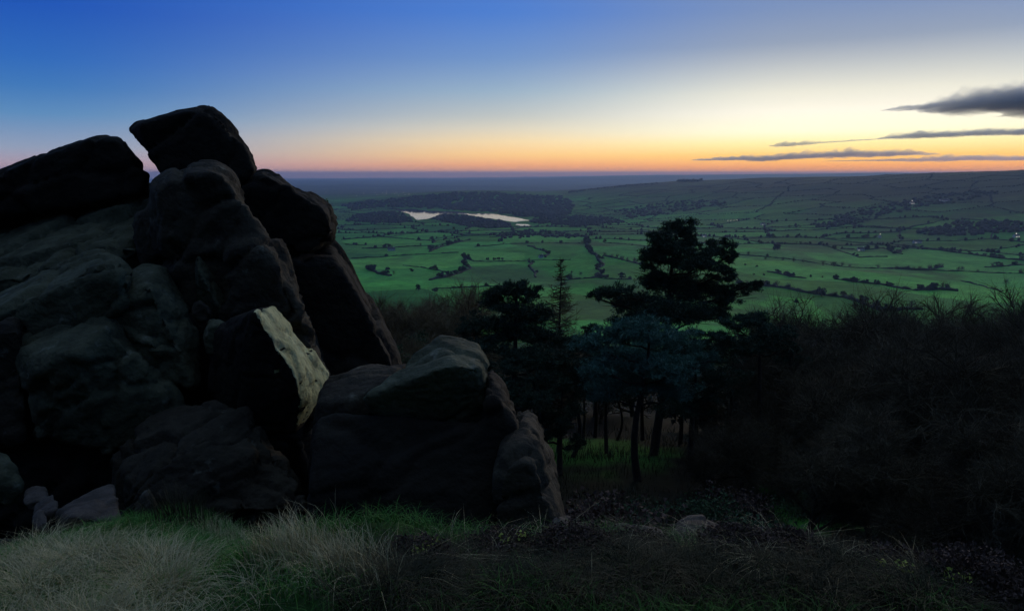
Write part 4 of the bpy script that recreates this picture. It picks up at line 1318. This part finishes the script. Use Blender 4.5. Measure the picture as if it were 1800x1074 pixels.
def shrub(px, py, dist, rx, rz_, label, mat, seed, grp=None, n=1500, size=0.1, foot=None):
    g = np.random.default_rng(seed)
    c = P(px, py, dist)
    z = hz(c[0], c[1]) if foot is None else foot[2]
    root = empty('shrub', (c[0], c[1], z - 0.1))
    segs = []
    for _ in range(8):
        branch_segs(g, np.zeros(3), g.normal(size=3) * .5 + np.array((0, 0, 1.)), max(0.3, (c[2] - z)) * 0.45, 0.03, 1, 0.6, segs, 0.1, 2)
    v, f = tubes(segs, 3)
    link('stems', mesh_np('stems', v, f, 4), M['bark'], root)
    parts = []
    for _ in range(9):
        cc = np.array((g.normal() * rx * .5, g.normal() * rx * .5, max(0.2, c[2] - z) * g.uniform(0.5, 1.0)))
        v, f = leaf_cloud(n // 9, cc, (rx * .55, rx * .55, rz_ * .6), size, g)
        parts.append((v, f, 0))
    v, f, _ = join(parts)
    link('foliage', mesh_np('foliage', v, f, 3), mat, root)
    return tag(root, label, 'shrub', grp)
for i, (px, py, d_) in enumerate([(708, 588, 52), (735, 598, 50), (700, 612, 46), (742, 622, 44), (725, 575, 58)]):
    shrub(px, py, d_, 1.5, 1.4, 'rounded green shrub at the foot of the russet scrub', M['shrub'], 950 + i, 'green shrubs below the scrub', 2600, 0.09)
for i in range(16):
    px = rng.uniform(960, 1800)
    d_ = rng.uniform(9, 26)
    x0, y0 = P(px, 800, d_)[:2]
    hh = rng.uniform(0.6, 1.6)
    cpy = 537 + 1200 * math.tan(math.atan2(-(hz(x0, y0) + hh * .5), d_) - PITCH)
    shrub(px, cpy, d_, hh, hh * .7, 'dark undergrowth bush on the shaded slope under the trees', M['heather'] if i % 3 else M['shrub'], 970 + i, 'undergrowth on the shaded slope', 1400, 0.06)
_pl = shrub(559, 352, 14.2, 0.16, 0.12, 'tiny dark plant sprouting on the overhanging black nose', M['shrub'], 990, None, 260, 0.03, foot=P(559, 361, 14.2))
# undergrowth litter on the slope: dead bracken stems and grass
def blades(P0, L, lean, wid, curl, g, az_=None, seg=3):
    """curved tapering blades -> verts, tris. P0 (n,3), L (n,), lean 0..1"""
    n = len(P0)
    az_ = g.uniform(0, 2 * math.pi, n) if az_ is None else az_
    dirh = np.stack([np.cos(az_), np.sin(az_), np.zeros(n)], 1)
    side = np.stack([-np.sin(az_), np.cos(az_), np.zeros(n)], 1)
    tw = g.uniform(0, math.pi, n)
    side = side * np.cos(tw)[:, None] + dirh * np.sin(tw)[:, None]
    vs = []
    for k in range(seg + 1):
        t = k / seg
        h = np.sin(np.minimum(t * (0.6 + lean + curl * t), 1.9)) if False else None
        bend = lean * t + curl * t * t
        p = P0 + dirh * (L * bend * t * 0.9)[:, None] + np.array((0, 0, 1.0)) * (L * t * (1 - 0.45 * np.minimum(bend, 1.6) * t))[:, None]
        w = wid * (1 - t) + 0.0004
        if k < seg:
            vs.append(p + side * w[:, None])
            vs.append(p - side * w[:, None])
        else:
            vs.append(p)
    m_ = 2 * seg + 1
    V = np.stack(vs, 1)
    f = []
    for k in range(seg - 1):
        f += [(2 * k, 2 * k + 1, 2 * k + 3), (2 * k, 2 * k + 3, 2 * k + 2)]
    f.append((2 * seg - 2, 2 * seg - 1, 2 * seg))
    F = np.array(f)[None] + (np.arange(n) * m_)[:, None, None]
    return V.reshape(-1, 3), F.reshape(-1, 3)
g = np.random.default_rng(55)
n = 26000
az0 = g.uniform(-0.15, 0.72, n)
r0_ = 6 * (60 / 6) ** (g.random(n) ** 0.8)
xx, yy = np.sin(az0) * r0_, np.cos(az0) * r0_
keep = fbm(xx / 2.2, yy / 2.2, 81) > -0.12
xx, yy, r0_ = xx[keep], yy[keep], r0_[keep]
P0 = np.stack([xx, yy, height(xx, yy)], 1)
v, f = blades(P0, g.uniform(0.2, 0.7, len(xx)) * (1 + r0_ / 60), g.uniform(0, 0.9, len(xx)), 0.004 + r0_ * 0.0003, g.uniform(0, 0.8, len(xx)), g)
tag(link('undergrowth', mesh_np('undergrowth', v, f, 3), M['dull']), 'rank dead grass and bracken covering the dark slope under the trees', 'undergrowth', kind='stuff')

# ------------------------------------------------------------------ the grassy ledge in front
def at_ground(px, py):
    """point of the near bank seen at that pixel"""
    d = ray(px, py)
    t = np.linspace(1.2, 12, 1500)
    p = d[None] * t[:, None]
    w = np.nonzero(p[:, 2] < height(p[:, 0], p[:, 1]))[0]
    if len(w) == 0:
        q_ = d * 7.0
        return np.array((q_[0], q_[1], hz(q_[0], q_[1])))
    return p[w[0]]
g = np.random.default_rng(77)
# short green turf
n = 120000
xx = g.uniform(-5.5, 4.8, n)
yy = 1.3 + 6.2 * g.random(n) ** 1.3
s_ = xx / yy
keep = (np.abs(s_) < 0.95) & ((s_ < -0.2) | (yy < 4.6)) & (fbm(xx / 0.5, yy / 0.5, 83) + g.normal(size=n) * 0.12 > -0.22)
xx, yy = xx[keep], yy[keep]
P0 = np.stack([xx, yy, height(xx, yy) - 0.01], 1)
nn_ = len(xx)
v, f = blades(P0, g.uniform(0.06, 0.17, nn_) * (1 + 0.8 * np.clip(fbm(xx / .8, yy / .8, 84), -.4, .6)), g.uniform(0.1, 1.1, nn_), g.uniform(0.0016, 0.0032, nn_), g.uniform(0, 0.9, nn_), g)
tag(link('green_grass', mesh_np('green_grass', v, f, 3), M['grass']), 'short green grass on the near ledge', 'grass', kind='stuff')
n = 34000
xx = g.uniform(-7.5, -1.0, n)
yy = g.uniform(3.4, 8.6, n)
s_ = xx / yy
keep = (s_ < -0.22) & (s_ > -0.95) & (fbm(xx / 0.6, yy / 0.6, 87) > -0.2)
xx, yy = xx[keep], yy[keep]
P0 = np.stack([xx, yy, height(xx, yy) - 0.01], 1)
nn_ = len(xx)
v, f = blades(P0, g.uniform(0.08, 0.24, nn_), g.uniform(0.1, 1.1, nn_), g.uniform(0.002, 0.0045, nn_), g.uniform(0, 0.9, nn_), g)
tag(link('green_grass', mesh_np('green_grass', v, f, 3), M['grass']), 'longer green grass on the bank running down to the crag stones', 'grass', kind='stuff')
# pale dead grass swept through the turf
def grass_patch(name, label, centres, per, rad, length, mat, seed, wid=0.0017, lean=(0.2, 1.0), curl=(0.1, 0.9), wind=None):
    g = np.random.default_rng(seed)
    P_, L_, A = [], [], []
    for c in centres:
        if c is None:
            continue
        k = int(per * g.uniform(0.7, 1.3))
        off = g.normal(size=(k, 2)) * rad * g.uniform(0.7, 1.3)
        x, y = c[0] + off[:, 0], c[1] + off[:, 1]
        P_.append(np.stack([x, y, height(x, y) - 0.01], 1))
        L_.append(g.uniform(*length, k) * g.uniform(0.75, 1.2))
        A.append(np.arctan2(off[:, 1], off[:, 0]) + g.normal(size=k) * 0.7 if wind is None else wind + g.normal(size=k) * 0.8)
    P0 = np.concatenate(P_)
    L = np.concatenate(L_)
    A = np.concatenate(A)
    m_ = len(P0)
    v, f = blades(P0, L, g.uniform(*lean, m_), np.full(m_, wid) * g.uniform(0.7, 1.3, m_), g.uniform(*curl, m_), g, A, 4)
    return link(name, mesh_np(name, v, f, 3), mat)
# the bleached mass at the corner of the bank
cs = []
for _ in range(60):
    px, py = g.uniform(-40, 300), g.uniform(985, 1120)
    if py > 960 + 0.12 * px:
        cs.append(at_ground(px, min(py, 1073)) if py < 1073 else at_ground(px, 1073) * np.array((0.8, 0.8, 1)))
cs += [at_ground(px, py) for px, py in [(-10, 950), (20, 965), (60, 975), (110, 985), (150, 1000), (210, 1010), (255, 1015), (280, 1040), (240, 1060)]]
tag(grass_patch('green_grass', 'x', cs, 110, 0.09, (0.10, 0.24), M['grass'], 408, 0.0016), 'green blades growing through the bleached grass beside the crag path', 'grass', kind='stuff')
tag(grass_patch('bleached_grass', 'x', cs, 150, 0.085, (0.14, 0.34), M['dry'], 401, 0.0014), 'thick bleached pale grass heaped over the bank beside the crag path', 'grass', kind='stuff')
cs = [at_ground(px + g.normal() * 8, 935 + (px - 370) * 0.29 + g.normal() * 8) for px in np.linspace(365, 650, 26)]
tag(grass_patch('bleached_grass', 'x', cs, 70, 0.08, (0.12, 0.28), M['dry'], 402, 0.0016, (0.0, 0.5), (0.1, 0.6), 2.6), 'ragged fringe of bleached grass along the brink below the crag', 'grass', kind='stuff')
cs = [at_ground(px, py) for px, py in [(430, 1050), (450, 1030), (470, 1060), (485, 1000), (560, 1010), (600, 1030), (640, 1020), (400, 960), (530, 985), (360, 1010), (330, 985)]]
tag(grass_patch('bleached_grass', 'x', cs, 45, 0.09, (0.1, 0.26), M['dry'], 403, 0.0015), 'thin pale grass wisps scattered through the green turf', 'grass', kind='stuff')
# dull mixed grass all along the brink
cs = []
for px in np.linspace(640, 1800, 150):
    cs.append(at_ground(px + g.normal() * 10, min(1070, 985 + abs(px - 1150) * 0.06 + g.uniform(-14, 70))))
tag(grass_patch('dull_grass', 'x', cs, 190, 0.09, (0.08, 0.24), M['dull'], 404, 0.0014), 'dull tangled grass along the brink before the dark trees', 'grass', kind='stuff')
cs = []
for px in np.linspace(660, 1780, 70):
    cs.append(at_ground(px + g.normal() * 12, min(1060, 965 + abs(px - 1150) * 0.06 + g.uniform(-8, 40))))
tag(grass_patch('dead_grass', 'x', cs, 22, 0.10, (0.08, 0.26), M['dry'], 405, 0.0009, (0.2, 1.4), (0.2, 1.2)), 'stray pale dead stems among the dull brink grass', 'grass', kind='stuff')

def tussock(px, py, label, mat, seed, per=420, rad=0.06, length=(0.18, 0.4), grp=None, name='grass_tussock', wid=0.0016, lean=(0.3, 1.2), curl=(0.4, 1.4), cat='tussock'):
    c = at_ground(px, py)
    o = grass_patch(name, 'x', [c], per, rad, length, mat, seed, wid, lean, curl)
    return tag(o, label, cat, grp)
tussock(1335, 1005, 'drooping whitish grass tussock hanging over a dark hollow', M['dry'], 411, 110, 0.05, (0.14, 0.26), wid=0.0011)
tussock(745, 1030, 'rounded dark green tussock at the bend of the brink', M['dull'], 412, 500, 0.09, (0.12, 0.26))
tussock(1060, 985, 'grey-green tussock beside the long pale flat stone', M['dull'], 413, 500, 0.08, (0.14, 0.28))
tussock(1440, 1000, 'dark tussock between the drooping whitish tussock and the heather', M['dull'], 414, 450, 0.08, (0.12, 0.26))
tussock(1620, 1040, 'pale wispy tussock spilling toward the shaded slope', M['dry'], 415, 80, 0.08, (0.1, 0.22), wid=0.0011)
tussock(322, 925, 'dark upright rush clump by the upright pinkish stone', M['dull'], 416, 420, 0.12, (0.3, 0.6), None, 'rush_clump', 0.003, (0.0, 0.35), (0.0, 0.25), 'rushes')
# heather bushes
def heather(px, py, label, w, h, seed, grp='heather bushes along the brink', n=420):
    g = np.random.default_rng(seed)
    c = at_ground(px, py)
    if c is None:
        return
    root = empty('heather_bush', c)
    segs, tips = [], []
    for _ in range(n):
        a, rad = g.uniform(0, 6.283), w * math.sqrt(g.random())
        b0 = np.array((math.cos(a) * rad * 0.35, math.sin(a) * rad * 0.35, -0.06))
        tp = np.array((math.cos(a) * rad, math.sin(a) * rad, h * math.sqrt(max(0.05, 1 - (rad / w) ** 2)) * g.uniform(0.7, 1.15)))
        m_ = b0 + (tp - b0) * 0.55 + g.normal(size=3) * 0.02
        segs += [(*b0, *m_, 0.0028, 0.002), (*m_, *tp, 0.002, 0.0008)]
        tips += [tp, m_ + (tp - m_) * 0.5, m_ + (tp - m_) * 0.75]
    v, f = tubes(segs, 3)
    link('stems', mesh_np('stems', v, f, 4), M['bark'], root)
    t = np.array(tips)
    parts = []
    for k in range(3):
        p = t + g.normal(size=t.shape) * 0.012
        a = g.normal(size=p.shape)
        a /= np.linalg.norm(a, axis=1)[:, None]
        b_ = np.cross(a, g.normal(size=p.shape))
        b_ /= np.linalg.norm(b_, axis=1)[:, None] + 1e-9
        v = np.stack([p + a * 0.014, p - a * 0.007 + b_ * 0.006, p - a * 0.007 - b_ * 0.006], 1).reshape(-1, 3)
        parts.append((v, np.arange(len(v)).reshape(-1, 3), 0))
    v, f, _ = join(parts)
    link('sprigs', mesh_np('sprigs', v, f, 3), M['heather'], root)
    return tag(root, label, 'heather', grp)
for i, (px, py, lb, w, h) in enumerate([
    (1475, 985, 'domed brown heather bush, the tallest on the brink', 0.26, 0.24), (1720, 1050, 'dark heather bush at the lower end of the brink', 0.28, 0.2), (1010, 975, 'brown heather in front of the small sunken stone', 0.24, 0.13),
    (730, 1000, 'straggly heather at the edge of the black boulder', 0.22, 0.13), (1120, 975, 'low heather fringe before the long pale flat stone', 0.24, 0.08), (1300, 975, 'low heather beside the rounded pinkish stone', 0.24, 0.12),
    (1390, 985, 'low heather between the drooping tussock and the domed bush', 0.22, 0.13), (1570, 1020, 'brown heather spreading beyond the domed bush', 0.24, 0.13), (880, 985, 'low heather among yellow leaves', 0.26, 0.12), (1790, 1065, 'last dark heather tuft at the brink corner', 0.22, 0.14)]):
    heather(px, py, lb, w, h, 500 + i)
# bilberry sprigs with yellow leaves
def sprig(px, py, label, seed, n=16):
    g = np.random.default_rng(seed)
    c = at_ground(px, py)
    root = empty('bilberry_sprig', c)
    st = [(0, 0, -0.02, g.normal() * .01, g.normal() * .01, 0.14, 0.0016, 0.001)]
    v, f = tubes(st, 3)
    link('stem', mesh_np('stem', v, f, 4), M['bark'], root)
    v, f = leaf_cloud(n, np.array((0, 0, 0.13)), (0.03, 0.03, 0.035), 0.010, g)
    link('leaves', mesh_np('leaves', v, f, 3), M['yellow'], root)
    return tag(root, label, 'sprig', 'yellow-leaved sprigs on the brink')
for i, (px, py) in enumerate([(735, 1010), (748, 1003), (886, 985), (915, 980), (768, 995), (1578, 1035), (1590, 1040), (1660, 1055), (1690, 1060), (1545, 1030)]):
    sprig(px, py, 'sprig with bright yellow leaves in the brink grass', 600 + i)
# long bent stems standing clear of the grass
def stem(px0, py0, px1, py1, d, label):
    a = at_ground(px0, py0)
    b_ = P(px1, py1, a[1] + d)
    m_ = (a + b_) / 2 + np.array((0, 0, 0.02))
    v, f = tubes([(*a, *m_, 0.0022, 0.0018), (*m_, *b_, 0.0018, 0.001)], 4)
    return tag(link('dead_stem', mesh_np('dead_stem', v, f, 4), M['dry']), label, 'stem', 'dead stems on the brink')
stem(1160, 975, 1068, 900, 0.3, 'long thin dead stem slanting over the long pale flat stone')
stem(1040, 1040, 1040, 970, 0.05, 'short upright dead stem in the dull grass')
stem(1165, 985, 1162, 950, 0.02, 'short dead stem before the rounded pinkish stone')
stem(1490, 1055, 1488, 1005, 0.02, 'pale upright dead stem under the domed heather bush')
stem(1390, 1045, 1430, 1005, 0.02, 'bent pale dead stem below the low heather')
